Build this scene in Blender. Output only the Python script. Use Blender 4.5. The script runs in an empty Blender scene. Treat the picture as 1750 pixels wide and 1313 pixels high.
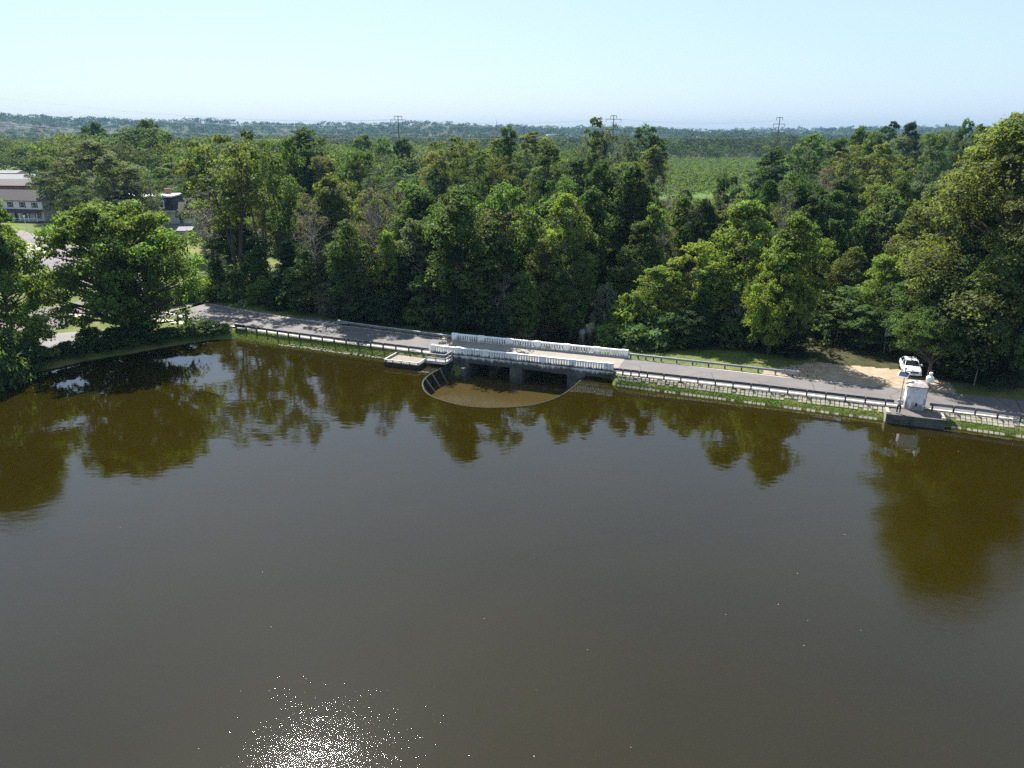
import bpy, math, random
import numpy as np
from mathutils import Vector, Matrix
from mathutils.geometry import tessellate_polygon

# ------------------------------------------------------------------ camera, sky, sun, exposure
SC = bpy.context.scene
COL = SC.collection
H = 27.8                                   # camera height above the pond
F, PW, PH = 1250.0, 1750.0, 1313.0         # focal length and size of the photograph in its pixels
PITCH = math.radians(19.05)
SUN_EL, SUN_AZ = math.radians(48.0), math.radians(-20.0)   # azimuth from +Y towards +X

cam = bpy.data.objects.new("camera", bpy.data.cameras.new("camera"))
COL.objects.link(cam)
cam.location = (0, 0, H)
cam.rotation_euler = (math.radians(90) - PITCH, 0, 0)
cam.data.sensor_width = 36.0
cam.data.lens = 36.0 * F / PW
cam.data.clip_end = 30000
SC.camera = cam

world = bpy.data.worlds.new("World")
SC.world = world
world.use_nodes = True
wn = world.node_tree.nodes
sky = wn.new("ShaderNodeTexSky")
sky.sky_type = 'NISHITA'
sky.sun_disc = False
sky.sun_elevation = SUN_EL
sky.sun_rotation = SUN_AZ
sky.air_density, sky.dust_density, sky.ozone_density = 1.0, 1.0, 2.0
bg = wn["Background"]
bg.inputs[1].default_value = 0.057
tint = wn.new("ShaderNodeMix"); tint.data_type = 'RGBA'; tint.blend_type = 'MULTIPLY'   # whole sky a touch cooler
tint.inputs[0].default_value = 1.0; tint.inputs[7].default_value = (0.90, 1.0, 1.12, 1)
world.node_tree.links.new(sky.outputs[0], tint.inputs[6])
veil = wn.new("ShaderNodeMix"); veil.data_type = 'RGBA'            # thin even summer haze over the whole sky
veil.inputs[0].default_value = 0.62; veil.inputs[7].default_value = (4.4, 5.6, 7.3, 1)
world.node_tree.links.new(tint.outputs[2], veil.inputs[6])
world.node_tree.links.new(veil.outputs[2], bg.inputs[0])

sun = bpy.data.objects.new("sun", bpy.data.lights.new("sun", 'SUN'))
COL.objects.link(sun)
sun.data.energy = 5.0
sun.data.angle = math.radians(0.55)
sun.data.color = (1.0, 0.95, 0.87)
sd = Vector((math.sin(SUN_AZ) * math.cos(SUN_EL), math.cos(SUN_AZ) * math.cos(SUN_EL), math.sin(SUN_EL)))
sun.rotation_euler = sd.to_track_quat('Z', 'Y').to_euler()
sun.location = (0, 0, 200)

SC.view_settings.view_transform = 'Standard'
SC.view_settings.look = 'None'
SC.view_settings.exposure = 1.45
SC.view_settings.gamma = 1.0
cy = SC.cycles
cy.max_bounces, cy.diffuse_bounces, cy.glossy_bounces = 8, 4, 3
cy.transmission_bounces, cy.volume_bounces, cy.transparent_max_bounces = 5, 0, 4
cy.caustics_reflective = cy.caustics_refractive = False
cy.use_denoising = False
cy.denoiser = 'OPENIMAGEDENOISE'
cy.denoising_input_passes = 'RGB_ALBEDO_NORMAL'
cy.denoising_prefilter = 'ACCURATE'
HAZE = 0.00010

# ------------------------------------------------------------------ helpers: picture ray <-> ground, dam frame
SP, CP = math.sin(PITCH), math.cos(PITCH)
OX, OY = 2.29, 85.675                      # middle of the bridge parapet facing the pond
DA = math.radians(-19.9)
EX, EY = (math.cos(DA), math.sin(DA)), (-math.sin(DA), math.cos(DA))
ROADZ = 1.0

def ray(px, py):
    u, v = px - PW / 2, py - PH / 2
    return u, F * CP - v * SP, -(F * SP + v * CP)
def at_z(px, py, z):
    a, b, c = ray(px, py); t = (z - H) / c
    return a * t, b * t
def at_y(px, py, y):
    a, b, c = ray(px, py); t = y / b
    return a * t, H + c * t
def D(s, t, z=0.0):                        # along the dam, across it (positive away from the pond), up
    return Vector((OX + s * EX[0] + t * EY[0], OY + s * EX[1] + t * EY[1], z))
def to_px(x, y, z):
    z = z - H
    fz = y * CP - z * SP
    return PW / 2 + F * x / fz, PH / 2 - F * (y * SP + z * CP) / fz
def st_of(x, y):
    x = x - OX; y = y - OY
    return x * EX[0] + y * EX[1], x * EY[0] + y * EY[1]

def tag(o, label=None, cat=None, group=None, kind=None):
    if label: o["label"] = label
    if cat: o["category"] = cat
    if group: o["group"] = group
    if kind: o["kind"] = kind
    return o
def empty(name, loc, rz=0.0, **k):
    o = bpy.data.objects.new(name, None)
    o.empty_display_size = 0.5
    COL.objects.link(o)
    o.location = loc; o.rotation_euler = (0, 0, rz)
    return tag(o, **k)

class MB:
    """collects shapes into one mesh"""
    def __init__(self): self.v, self.f = [], []
    def add(self, vs, fs):
        n = len(self.v)
        self.v += [tuple(p) for p in vs]
        self.f += [tuple(i + n for i in q) for q in fs]
        return self
    def hexa(self, a):                     # 8 corners: bottom ring then top ring
        return self.add(a, [(3, 2, 1, 0), (4, 5, 6, 7), (0, 1, 5, 4), (1, 2, 6, 5), (2, 3, 7, 6), (3, 0, 4, 7)])
    def box(self, x0, x1, y0, y1, z0, z1, fn=None):
        c = [(x0, y0, z0), (x1, y0, z0), (x1, y1, z0), (x0, y1, z0), (x0, y0, z1), (x1, y0, z1), (x1, y1, z1), (x0, y1, z1)]
        return self.hexa([fn(*p) if fn else p for p in c])
    def bbox(self, x0, x1, y0, y1, z0, z1, b=0.02, fn=None):   # box with chamfered upper edges
        fn = fn or (lambda *p: p)
        rings = [(0, z0), (0, z1 - b), (b, z1)]
        vs = []
        for i, z in rings:
            vs += [fn(x0 + i, y0 + i, z), fn(x1 - i, y0 + i, z), fn(x1 - i, y1 - i, z), fn(x0 + i, y1 - i, z)]
        fs = [(3, 2, 1, 0), (8, 9, 10, 11)]
        for r in (0, 4):
            for k in range(4):
                k2 = (k + 1) % 4
                fs.append((r + k, r + k2, r + 4 + k2, r + 4 + k))
        return self.add(vs, fs)
    def bar(self, p, q, w, h=None):
        p, q = Vector(p), Vector(q); h = h or w
        d = (q - p).normalized()
        side = d.cross(Vector((0, 0, 1)))
        if side.length < 1e-3: side = Vector((1, 0, 0))
        side.normalize(); up = side.cross(d).normalized()
        c = []
        for e in (p, q):
            c += [e - side * w / 2 - up * h / 2, e + side * w / 2 - up * h / 2, e + side * w / 2 + up * h / 2, e - side * w / 2 + up * h / 2]
        return self.add(c, [(3, 2, 1, 0), (4, 5, 6, 7), (0, 1, 5, 4), (1, 2, 6, 5), (2, 3, 7, 6), (3, 0, 4, 7)])
    def tube(self, pts, radii, n=6, cap=True):
        pts = [Vector(p) for p in pts]
        vs, fs = [], []
        for i, p in enumerate(pts):
            d = (pts[min(i + 1, len(pts) - 1)] - pts[max(i - 1, 0)]).normalized()
            a = d.cross(Vector((0.13, 0.37, 0.92)))
            if a.length < 1e-3: a = d.cross(Vector((1, 0, 0)))
            a.normalize(); b = d.cross(a)
            r = radii[i] if hasattr(radii, '__len__') else radii
            vs += [p + (a * math.cos(2 * math.pi * k / n) + b * math.sin(2 * math.pi * k / n)) * r for k in range(n)]
        for i in range(len(pts) - 1):
            for k in range(n):
                k2 = (k + 1) % n
                fs.append((i * n + k, i * n + k2, (i + 1) * n + k2, (i + 1) * n + k))
        if cap: fs += [tuple(range(n - 1, -1, -1)), tuple(range((len(pts) - 1) * n, len(pts) * n))]
        return self.add(vs, fs)
    def lathe(self, c, prof, n=16, fn=None):  # prof: (radius, z)
        c = Vector(c); vs, fs = [], []
        for r, z in prof:
            vs += [c + Vector((r * math.cos(2 * math.pi * k / n), r * math.sin(2 * math.pi * k / n), z)) for k in range(n)]
        for i in range(len(prof) - 1):
            for k in range(n):
                k2 = (k + 1) % n
                fs.append((i * n + k, i * n + k2, (i + 1) * n + k2, (i + 1) * n + k))
        fs += [tuple(range(n - 1, -1, -1)), tuple(range((len(prof) - 1) * n, len(prof) * n))]
        return self.add([fn(*p) for p in vs] if fn else vs, fs)
    def build(self, name, mat, parent=None, smooth=False, **k):
        me = bpy.data.meshes.new(name)
        me.from_pydata(self.v, [], self.f); me.update()
        if smooth: me.polygons.foreach_set("use_smooth", [True] * len(me.polygons))
        o = bpy.data.objects.new(name, me)
        COL.objects.link(o)
        if mat: me.materials.append(mat)
        if parent: o.parent = parent
        return tag(o, **k)
def local(o):                              # parent-space mapper for a thing placed with loc and rotation
    m = Matrix.Translation(o.location) @ o.rotation_euler.to_matrix().to_4x4()
    inv = m.inverted()
    return lambda p: inv @ Vector(p)
def shift(mb, parent):                     # world-space shapes become children of a placed Empty
    g = local(parent)
    mb.v = [tuple(g(p)) for p in mb.v]
    return mb
def np_mesh(name, verts, quads, mat, attrs=None, col=None):
    me = bpy.data.meshes.new(name)
    nv, nf = len(verts), len(quads)
    k = quads.shape[1]
    me.vertices.add(nv); me.vertices.foreach_set("co", np.asarray(verts, np.float32).ravel())
    me.loops.add(nf * k); me.loops.foreach_set("vertex_index", np.asarray(quads, np.int32).ravel())
    me.polygons.add(nf)
    me.polygons.foreach_set("loop_start", np.arange(0, nf * k, k, dtype=np.int32))
    me.polygons.foreach_set("loop_total", np.full(nf, k, np.int32))
    me.update(calc_edges=True); me.validate()
    for n, a in (attrs or {}).items():
        me.attributes.new(n, 'FLOAT', 'POINT').data.foreach_set("value", np.asarray(a, np.float32))
    if col is not None:
        c4 = np.ones((nv, 4), np.float32); c4[:, :3] = col
        me.attributes.new("tint", 'FLOAT_COLOR', 'POINT').data.foreach_set("color", c4.ravel())
    if mat: me.materials.append(mat)
    return me
def link(name, me, parent=None, **k):
    o = bpy.data.objects.new(name, me); COL.objects.link(o)
    if parent: o.parent = parent
    return tag(o, **k)

# ------------------------------------------------------------------ materials
def new_mat(name):
    m = bpy.data.materials.new(name); m.use_nodes = True
    return m, m.node_tree.nodes, m.node_tree.links, m.node_tree.nodes["Principled BSDF"]
def noise(n, l, scale, detail=4.0, rough=0.55, coord=None, vec=None, dim=None):
    t = n.new("ShaderNodeTexNoise"); t.inputs["Scale"].default_value = scale
    t.inputs["Detail"].default_value = detail; t.inputs["Roughness"].default_value = rough
    if vec is not None: l.new(vec, t.inputs["Vector"])
    return t
def ramp(n, l, src, stops):
    r = n.new("ShaderNodeValToRGB"); e = r.color_ramp.elements
    while len(e) < len(stops): e.new(0.5)
    for q, (p, c) in zip(e, stops):
        q.position = p; q.color = (*c, 1) if len(c) == 3 else c
    l.new(src, r.inputs[0]); return r
def mix(n, l, fac, a, b, mode='MIX'):
    m = n.new("ShaderNodeMix"); m.data_type = 'RGBA'; m.blend_type = mode
    for sock, v in ((m.inputs[0], fac), (m.inputs[6], a), (m.inputs[7], b)):
        if hasattr(v, "links"): l.new(v, sock)
        elif isinstance(v, (int, float)): sock.default_value = v
        else: sock.default_value = (*v, 1)
    return m.outputs[2]
def math_node(n, l, op, a, b=None):
    m = n.new("ShaderNodeMath"); m.operation = op
    for i, v in enumerate((a, b)):
        if v is None: continue
        if hasattr(v, "links"): l.new(v, m.inputs[i])
        else: m.inputs[i].default_value = v
    return m.outputs[0]
def bump(n, l, bs, h, strength=0.5, dist=0.05, prev=None):
    b = n.new("ShaderNodeBump"); b.inputs["Strength"].default_value = strength; b.inputs["Distance"].default_value = dist
    l.new(h, b.inputs["Height"])
    if prev is not None: l.new(prev, b.inputs["Normal"])
    if bs is not None: l.new(b.outputs[0], bs.inputs["Normal"])
    return b.outputs[0]
def world_pos(n): return n.new("ShaderNodeNewGeometry").outputs["Position"]

def plain(name, c1, c2=None, scale=3.0, rough=0.7, metal=0.0, bmp=0.0, spec=0.3):
    m, n, l, b = new_mat(name)
    b.inputs["Roughness"].default_value = rough; b.inputs["Metallic"].default_value = metal
    b.inputs["Specular IOR Level"].default_value = spec
    c2 = c2 or tuple(x * 0.75 for x in c1)
    t = noise(n, l, scale, 5.0, 0.6, vec=n.new("ShaderNodeTexCoord").outputs["Object"])
    r = ramp(n, l, t.outputs[0], [(0.35, c2), (0.65, c1)])
    l.new(r.outputs[0], b.inputs["Base Color"])
    if bmp: bump(n, l, b, t.outputs[0], 0.6, bmp)
    return m

def foliage_mat(name, src):
    m, n, l, b = new_mat(name)
    if src == 'object': c = n.new("ShaderNodeObjectInfo").outputs["Color"]
    else:
        a = n.new("ShaderNodeAttribute"); a.attribute_name = "tint"; c = a.outputs["Color"]
    lv = n.new("ShaderNodeAttribute"); lv.attribute_name = "lv"
    hsv = n.new("ShaderNodeHueSaturation"); l.new(c, hsv.inputs["Color"])
    l.new(math_node(n, l, 'MULTIPLY_ADD', lv.outputs["Fac"], 0.05), hsv.inputs["Hue"])
    hsv.inputs["Hue"].links[0].from_node.inputs[2].default_value = 0.475
    l.new(math_node(n, l, 'MULTIPLY_ADD', lv.outputs["Fac"], 0.9), hsv.inputs["Value"])
    hsv.inputs["Value"].links[0].from_node.inputs[2].default_value = 0.55
    l.new(hsv.outputs[0], b.inputs["Base Color"])
    b.inputs["Roughness"].default_value = 0.7; b.inputs["Specular IOR Level"].default_value = 0.12
    tr = n.new("ShaderNodeBsdfTranslucent")
    warm = mix(n, l, 1.0, hsv.outputs[0], (1.5, 1.45, 0.55), 'MULTIPLY')
    l.new(warm, tr.inputs[0])
    ms = n.new("ShaderNodeMixShader"); ms.inputs[0].default_value = 0.46
    l.new(b.outputs[0], ms.inputs[1]); l.new(tr.outputs[0], ms.inputs[2])
    l.new(ms.outputs[0], n["Material Output"].inputs[0])
    return m
M = {}
M['leaf'] = foliage_mat("leaf", 'object')
M['leaf_tint'] = foliage_mat("leaf_tint", 'tint')
M['bark'] = plain("bark", (0.115, 0.095, 0.075), (0.05, 0.04, 0.03), 2.5, 0.9, bmp=0.03)
M['grey_bark'] = plain("grey_bark", (0.33, 0.30, 0.265), (0.18, 0.16, 0.14), 2.5, 0.9, bmp=0.02)
M['galv'] = plain("galvanised_steel", (0.34, 0.36, 0.38), (0.24, 0.26, 0.28), 1.2, 0.45, 0.65, spec=0.5)
M['shaded_galv'] = plain("shaded_galvanised_steel", (0.15, 0.16, 0.175), (0.10, 0.108, 0.12), 1.2, 0.6, 0.4, spec=0.4)  # same steel, darkened: shade on the pond-side rails put into the colour
M['post'] = plain("weathered_post", (0.13, 0.11, 0.095), (0.07, 0.06, 0.055), 3, 0.85)
M['concrete'] = plain("concrete", (0.36, 0.33, 0.28), (0.22, 0.20, 0.17), 1.4, 0.85, bmp=0.01)
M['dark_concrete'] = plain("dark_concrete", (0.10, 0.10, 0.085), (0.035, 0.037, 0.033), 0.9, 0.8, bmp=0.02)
M['block'] = plain("revetment_block", (0.35, 0.315, 0.24), (0.22, 0.20, 0.15), 1.3, 0.9)
M['white_wood'] = plain("grey_white_timber", (0.50, 0.50, 0.48), (0.30, 0.29, 0.27), 2.5, 0.7)
M['deck'] = plain("deck_boards", (0.26, 0.22, 0.18), (0.15, 0.125, 0.105), 4, 0.85)
M['tar_wood'] = plain("tarred_timber", (0.035, 0.033, 0.03), (0.012, 0.012, 0.012), 3, 0.7)
M['black'] = plain("black_rubber", (0.02, 0.02, 0.02), None, 3, 0.6)
M['paint'] = plain("road_paint", (0.62, 0.61, 0.58), (0.40, 0.39, 0.37), 5, 0.7)
M['foam'] = plain("foam", (0.75, 0.72, 0.64), (0.55, 0.48, 0.36), 6, 0.6)
M['rust'] = plain("rusty_steel", (0.17, 0.12, 0.08), (0.08, 0.06, 0.05), 2, 0.8)

def asphalt(name, c1, c2, crack=True):
    m, n, l, b = new_mat(name)
    p = world_pos(n)
    big = noise(n, l, 0.22, 5, 0.6, vec=p); fine = noise(n, l, 9, 3, 0.7, vec=p)
    r = ramp(n, l, big.outputs[0], [(0.3, c2), (0.7, c1)])
    f = ramp(n, l, fine.outputs[0], [(0.3, (0.75,) * 3), (0.7, (1.15,) * 3)])
    c = mix(n, l, 1.0, r.outputs[0], f.outputs[0], 'MULTIPLY')
    if crack:
        vo = n.new("ShaderNodeTexVoronoi"); vo.feature = 'DISTANCE_TO_EDGE'; vo.inputs["Scale"].default_value = 0.16
        wob = noise(n, l, 0.5, 4, 0.6, vec=p)
        l.new(mix(n, l, 0.06, p, wob.outputs["Color"], 'LINEAR_LIGHT'), vo.inputs["Vector"])
        k = ramp(n, l, vo.outputs["Distance"], [(0.004, (1, 1, 1)), (0.010, (0, 0, 0))])
        c = mix(n, l, math_node(n, l, 'MULTIPLY', k.outputs[0], 0.6), c, tuple(x * 0.35 for x in c2))
    l.new(c, b.inputs["Base Color"]); b.inputs["Roughness"].default_value = 0.85; b.inputs["Specular IOR Level"].default_value = 0.25
    bump(n, l, b, fine.outputs[0], 0.4, 0.01)
    return m
M['asphalt'] = asphalt("asphalt", (0.150, 0.138, 0.132), (0.105, 0.097, 0.095))
M['asphalt_old'] = asphalt("old_asphalt", (0.15, 0.125, 0.115), (0.10, 0.088, 0.08))
M['bridge_road'] = asphalt("bridge_concrete_deck", (0.25, 0.225, 0.19), (0.19, 0.17, 0.145), False)
M['walk'] = asphalt("sidewalk_concrete", (0.50, 0.46, 0.34), (0.40, 0.36, 0.27), False)
M['gravel_lot'] = asphalt("gravel_lot", (0.19, 0.185, 0.185), (0.12, 0.115, 0.11), False)

def weathered(name, white, stain, zlo, zhi, amount=0.5):
    """paint that has flaked and grown dark in streaks, more of it low down where damp rises"""
    m, n, l, b = new_mat(name)
    p = world_pos(n)
    mp = n.new("ShaderNodeMapping"); l.new(p, mp.inputs[0]); mp.inputs["Scale"].default_value = (1, 1, 0.35)
    t = noise(n, l, 2.3, 8, 0.68, vec=mp.outputs[0])
    g = noise(n, l, 0.7, 3, 0.5, vec=p)
    sx = n.new("ShaderNodeSeparateXYZ"); l.new(p, sx.inputs[0])
    mr = n.new("ShaderNodeMapRange"); l.new(sx.outputs[2], mr.inputs[0])
    mr.inputs[1].default_value, mr.inputs[2].default_value = zlo, zhi
    mr.inputs[3].default_value, mr.inputs[4].default_value = 0.30, -amount * 0.3
    v = math_node(n, l, 'ADD', math_node(n, l, 'ADD', t.outputs[0], mr.outputs[0]), math_node(n, l, 'MULTIPLY', g.outputs[0], 0.15))
    r = ramp(n, l, v, [(0.50, white), (0.58, tuple((a + 2 * c) / 3 for a, c in zip(white, stain))), (0.70, stain)])
    l.new(r.outputs[0], b.inputs["Base Color"]); b.inputs["Roughness"].default_value = 0.8
    bump(n, l, b, t.outputs[0], 0.4, 0.02)
    return m
M['parapet'] = weathered("flaking_white_parapet", (0.74, 0.74, 0.72), (0.07, 0.07, 0.065), 0.92, 1.40, 0.50)
M['parapet_clean'] = weathered("white_parapet", (0.80, 0.80, 0.78), (0.30, 0.29, 0.27), 0.7, 1.6, 0.45)
M['beam'] = weathered("flaking_beam", (0.56, 0.56, 0.54), (0.050, 0.050, 0.044), 0.35, 1.0, 0.40)
M['hut'] = weathered("flaking_hut_paint", (0.66, 0.66, 0.67), (0.22, 0.20, 0.19), 0.6, 1.9, 0.30)
M['hut_roof'] = weathered("flaking_hut_roof", (0.66, 0.65, 0.63), (0.30, 0.25, 0.22), 2.6, 4.4, 0.2)

def water_mat(name, body, ripple_far, ripple_near, rough):
    m, n, l, b = new_mat(name)
    p = world_pos(n)
    b.inputs["IOR"].default_value = 1.50
    b.inputs["Roughness"].default_value = rough
    t = noise(n, l, 0.05, 3, 0.5, vec=p)
    r = ramp(n, l, t.outputs[0], [(0.3, tuple(x * 0.85 for x in body)), (0.7, tuple(x * 1.12 for x in body))])
    l.new(r.outputs[0], b.inputs["Base Color"])
    # a light breeze roughens the open water; the lee of the dam and the trees stays calm
    sx = n.new("ShaderNodeSeparateXYZ"); l.new(p, sx.inputs[0])
    mr = n.new("ShaderNodeMapRange"); mr.interpolation_type = 'SMOOTHSTEP'; l.new(sx.outputs[1], mr.inputs[0])
    mr.inputs[1].default_value, mr.inputs[2].default_value = 20, 62
    mr.inputs[3].default_value, mr.inputs[4].default_value = ripple_near, ripple_far
    mp = n.new("ShaderNodeMapping"); l.new(p, mp.inputs[0]); mp.inputs["Scale"].default_value = (0.55, 1.0, 1.0)
    w1 = noise(n, l, 0.55, 2, 0.5, vec=mp.outputs[0])
    w2 = noise(n, l, 2.2, 2, 0.5, vec=mp.outputs[0])
    w3 = noise(n, l, 13.0, 2, 0.6, vec=p)
    patch = ramp(n, l, noise(n, l, 0.06, 2, 0.5, vec=mp.outputs[0]).outputs[0], [(0.35, (0.45,) * 3), (0.62, (1, 1, 1))])
    amp = math_node(n, l, 'MULTIPLY', mr.outputs[0], patch.outputs[0])
    h = math_node(n, l, 'ADD', math_node(n, l, 'MULTIPLY', w1.outputs[0], 0.012),
                  math_node(n, l, 'ADD', math_node(n, l, 'MULTIPLY', w2.outputs[0], 0.003), math_node(n, l, 'MULTIPLY', w3.outputs[0], amp)))
    bump(n, l, b, h, 1.0, 1.0)
    return m
M['pond'] = water_mat("pond_water", (0.0135, 0.0102, 0.0004), 0.0006, 0.0078, 0.014)
M['pool'] = water_mat("pool_water", (0.043, 0.032, 0.0095), 0.004, 0.006, 0.03)

def ground_mat():
    m, n, l, b = new_mat("ground")
    p = world_pos(n)
    def att(k):
        a = n.new("ShaderNodeAttribute"); a.attribute_name = k; return a.outputs["Fac"]
    big = noise(n, l, 0.11, 5, 0.6, vec=p); mid = noise(n, l, 0.9, 6, 0.65, vec=p); fine = noise(n, l, 7, 4, 0.7, vec=p)
    def tone(c1, c2, src): return ramp(n, l, src, [(0.35, c2), (0.65, c1)]).outputs[0]
    floor = tone((0.060, 0.058, 0.024), (0.028, 0.030, 0.013), mid.outputs[0])
    grass = tone((0.098, 0.135, 0.034), (0.064, 0.095, 0.024), mid.outputs[0])
    dry = tone((0.19, 0.165, 0.065), (0.12, 0.125, 0.04), big.outputs[0])
    grass = mix(n, l, ramp(n, l, big.outputs[0], [(0.44, (0, 0, 0)), (0.66, (0.75,) * 3)]).outputs[0], grass, dry)
    dirt = tone((0.36, 0.285, 0.20), (0.24, 0.19, 0.135), mid.outputs[0])
    field = tone((0.085, 0.15, 0.03), (0.060, 0.115, 0.024), big.outputs[0])
    def edge(a):                                 # ragged border between two covers
        s = math_node(n, l, 'ADD', a, math_node(n, l, 'MULTIPLY_ADD', mid.outputs[0], 0.9))
        s.node.inputs[1].links[0].from_node.inputs[2].default_value = -0.45
        return ramp(n, l, s, [(0.42, (0, 0, 0)), (0.58, (1, 1, 1))]).outputs[0]
    c = mix(n, l, edge(att("grass")), floor, grass)
    c = mix(n, l, edge(att("dirt")), c, dirt)
    c = mix(n, l, att("field"), c, field)
    f = ramp(n, l, fine.outputs[0], [(0.25, (0.65,) * 3), (0.75, (1.25,) * 3)])
    c = mix(n, l, 1.0, c, f.outputs[0], 'MULTIPLY')
    l.new(c, b.inputs["Base Color"]); b.inputs["Roughness"].default_value = 0.95; b.inputs["Specular IOR Level"].default_value = 0.1
    bump(n, l, b, fine.outputs[0], 0.7, 0.06)
    return m
M['ground'] = ground_mat()

# ------------------------------------------------------------------ terrain
SHORE = [(-150, -60), (-110, -10), (-86, 30), (-70, 62), (-62.5, 74), (-59.6, 80.4), (-58.2, 84.7), (-54.6, 89.6), (-50.3, 93.0), (-46.4, 96.6), (-42.5, 99.4)]
SHORE += [tuple(D(s, t)[:2]) for s, t in ((-44, -0.5), (-38, -1.0), (-32, -1.3), (-20, -1.8), (-13.5, -2.1), (-11, -0.3), (-8, 0.4), (7, 0.4), (10.2, 0.2), (10.8, -2.1), (21, -2.65), (39.3, -3.5), (44.4, -3.3), (51.2, -3.8), (62, -4.6), (90, -8), (130, -40), (150, -140))]
SHORE = np.array(SHORE)
def poly_dist(x, y, P):
    best = np.full(x.shape, 1e18); sgn = np.ones(x.shape)
    for (ax, ay), (bx, by) in zip(P[:-1], P[1:]):
        dx, dy = bx - ax, by - ay
        t = np.clip(((x - ax) * dx + (y - ay) * dy) / (dx * dx + dy * dy), 0, 1)
        ex, ey = x - ax - t * dx, y - ay - t * dy
        d2 = ex * ex + ey * ey
        cr = dx * ey - dy * ex
        m = d2 < best - 1e-9
        best = np.where(m, d2, best); sgn = np.where(m, np.where(cr >= 0, 1, -1), sgn)
    return np.sqrt(best) * sgn                 # positive on land (to the left of the line's run)
G_N = ([-75, -62, -56, -45, -30, -13, 10.6, 27, 40, 46, 52, 70], [8.0, 4.6, 3.0, 1.05, -0.1, -0.9, -1.15, -1.1, -1.55, -1.35, -1.9, -3.3])   # guardrail on the pond side
E_F = ([-75, -62, -54, -35, -26, -12, 10, 29, 42, 60, 70], [18.5, 14.2, 12.0, 8.6, 8.0, 6.6, 6.3, 5.5, 5.3, 4.9, 4.6])                     # far edge of the road shoulder
def tn(s): return np.interp(s, *G_N)
def tf(s): return np.interp(s, *E_F)
def sm(x): x = np.clip(x, 0, 1); return x * x * (3 - 2 * x)
def stream_c(t): return np.interp(t, [0, 8, 20, 30, 45, 80], [-1.7, -1.7, 0.5, 2.0, 0.0, -14])
def wob(x, y):
    return (np.sin(x * .31 + np.cos(y * .23) * 1.7) + np.sin(y * .41 + x * .17) + np.sin(x * .83 - y * .67) * .5) / 2.5
def hfun(x, y):
    x = np.asarray(x, float); y = np.asarray(y, float)
    s, t = st_of(x, y)
    r = np.hypot(x, y)
    land = np.where(s > 12, 0.45 + 0.45 * sm((s - 12) / 12), 0.45) + 0.5 * sm((-s - 30) / 30) + 1.4 * sm((-s - 60) / 60)
    land = land + sm((y - 120) / 150) * 1.4 * sm((s + 60) / 90)
    hill = 52 * np.exp(-(((x + 2300) / 1150) ** 2) - ((y - 2900) / 900) ** 2) + 30 * np.exp(-(((x + 700) / 700) ** 2) - ((y - 3500) / 700) ** 2) \
        + 20 * sm((r - 1800) / 2600) + 9 * np.exp(-(((x - 330) / 180) ** 2) - ((y - 420) / 120) ** 2)
    hill = hill + sm((r - 1700) / 900) * (7 * np.sin(x / 310 + 1.3) + 5 * np.sin(x / 143 + y / 800) + 3 * np.sin(x / 71 + .7))
    rough = 0.12 * wob(x, y)
    land = land + hill + np.where((s > 24) & (s < 47) & (t < 15), 0.02, 1) * rough
    dS = poly_dist(x, y, SHORE)
    near, far = tn(s) - 0.25, tf(s) + 0.7
    dC = np.where((s > -75) & (s < 75), np.maximum(0, np.maximum(near - t, t - far)), np.maximum(0, np.maximum(np.abs(s) - 75, 0)) + np.maximum(0, np.maximum(near - t, t - far)))
    z = 0.95 + (land - 0.95) * sm(dC / 7.0)
    w = np.clip(dS + dC, 0.35, 2.4)
    z = np.where(dS > 0, z * np.clip(dS / w, 0, 1), np.maximum(-3.2, 1.1 * dS))
    c = np.abs(s - stream_c(t))
    half = np.interp(t, [-0.6, 7.5, 9, 30, 80], [6.6, 6.6, 5.5, 3.2, 2.5])
    ch = sm((c - half) / np.interp(t, [6, 8, 14, 60], [0.4, 0.8, 3.5, 3.5]))
    z = np.where((t > -0.9) & (t < 90), -3.0 + (z + 3.0) * np.maximum(ch, sm((t - 60) / 30)), z)
    return z
def h1(x, y): return float(hfun(np.array([x]), np.array([y]))[0])

def axis(fine0, fine1, step, lo, hi, grow=1.12):
    a = list(np.arange(fine0, fine1 + 1e-6, step))
    d = step
    while a[-1] < hi: d = min(d * grow, 260); a.append(a[-1] + d)
    d = step
    while a[0] > lo: d = min(d * grow, 260); a.insert(0, a[0] - d)
    return np.array(a)
gx, gy = axis(-76, 62, 0.5, -5000, 5000), axis(58, 128, 0.5, -500, 4950)
X, Y = np.meshgrid(gx, gy)
Z = hfun(X, Y)
S_, T_ = st_of(X, Y)
dS_ = poly_dist(X, Y, SHORE)
inv = lambda c: np.where(c, 1.0, 0.0)
A_grass = inv((S_ < 76) & (S_ > -75) & (T_ < tf(S_) + 4.5) & (dS_ > -1))
A_grass = np.maximum(A_grass, inv((S_ < -42) & (X > -100) & (Y < 175) & (X < -38)))
A_grass = np.maximum(A_grass, inv((S_ > 15) & (S_ < 33) & (T_ < 14) & (T_ > 5)))
A_grass = np.maximum(A_grass, inv((X < -60) & (X > -190) & (Y > 150) & (Y < 230)))
A_dirt = inv((S_ > 27) & (S_ < 47) & (T_ > 4.5) & (T_ < np.interp(S_, [27, 33, 42, 47], [7, 12.5, 12.5, 9])))
A_dirt = np.maximum(A_dirt, inv((np.abs(S_ - stream_c(T_)) < 7.5) & (T_ > 9) & (T_ < 40)) * 0.7)
FIELDS = [(45, 250, 318, 762), (-470, -310, 470, 590), (-340, -270, 640, 740), (-40, 80, 690, 900)]     # x0 x1 y0 y1
def in_field(x, y):
    f = np.zeros(np.shape(x), bool)
    for a, b, c, d in FIELDS: f |= (x > a) & (x < b) & (y > c) & (y < d)
    return f
A_field = inv(in_field(X, Y))
ny, nx = X.shape
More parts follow.
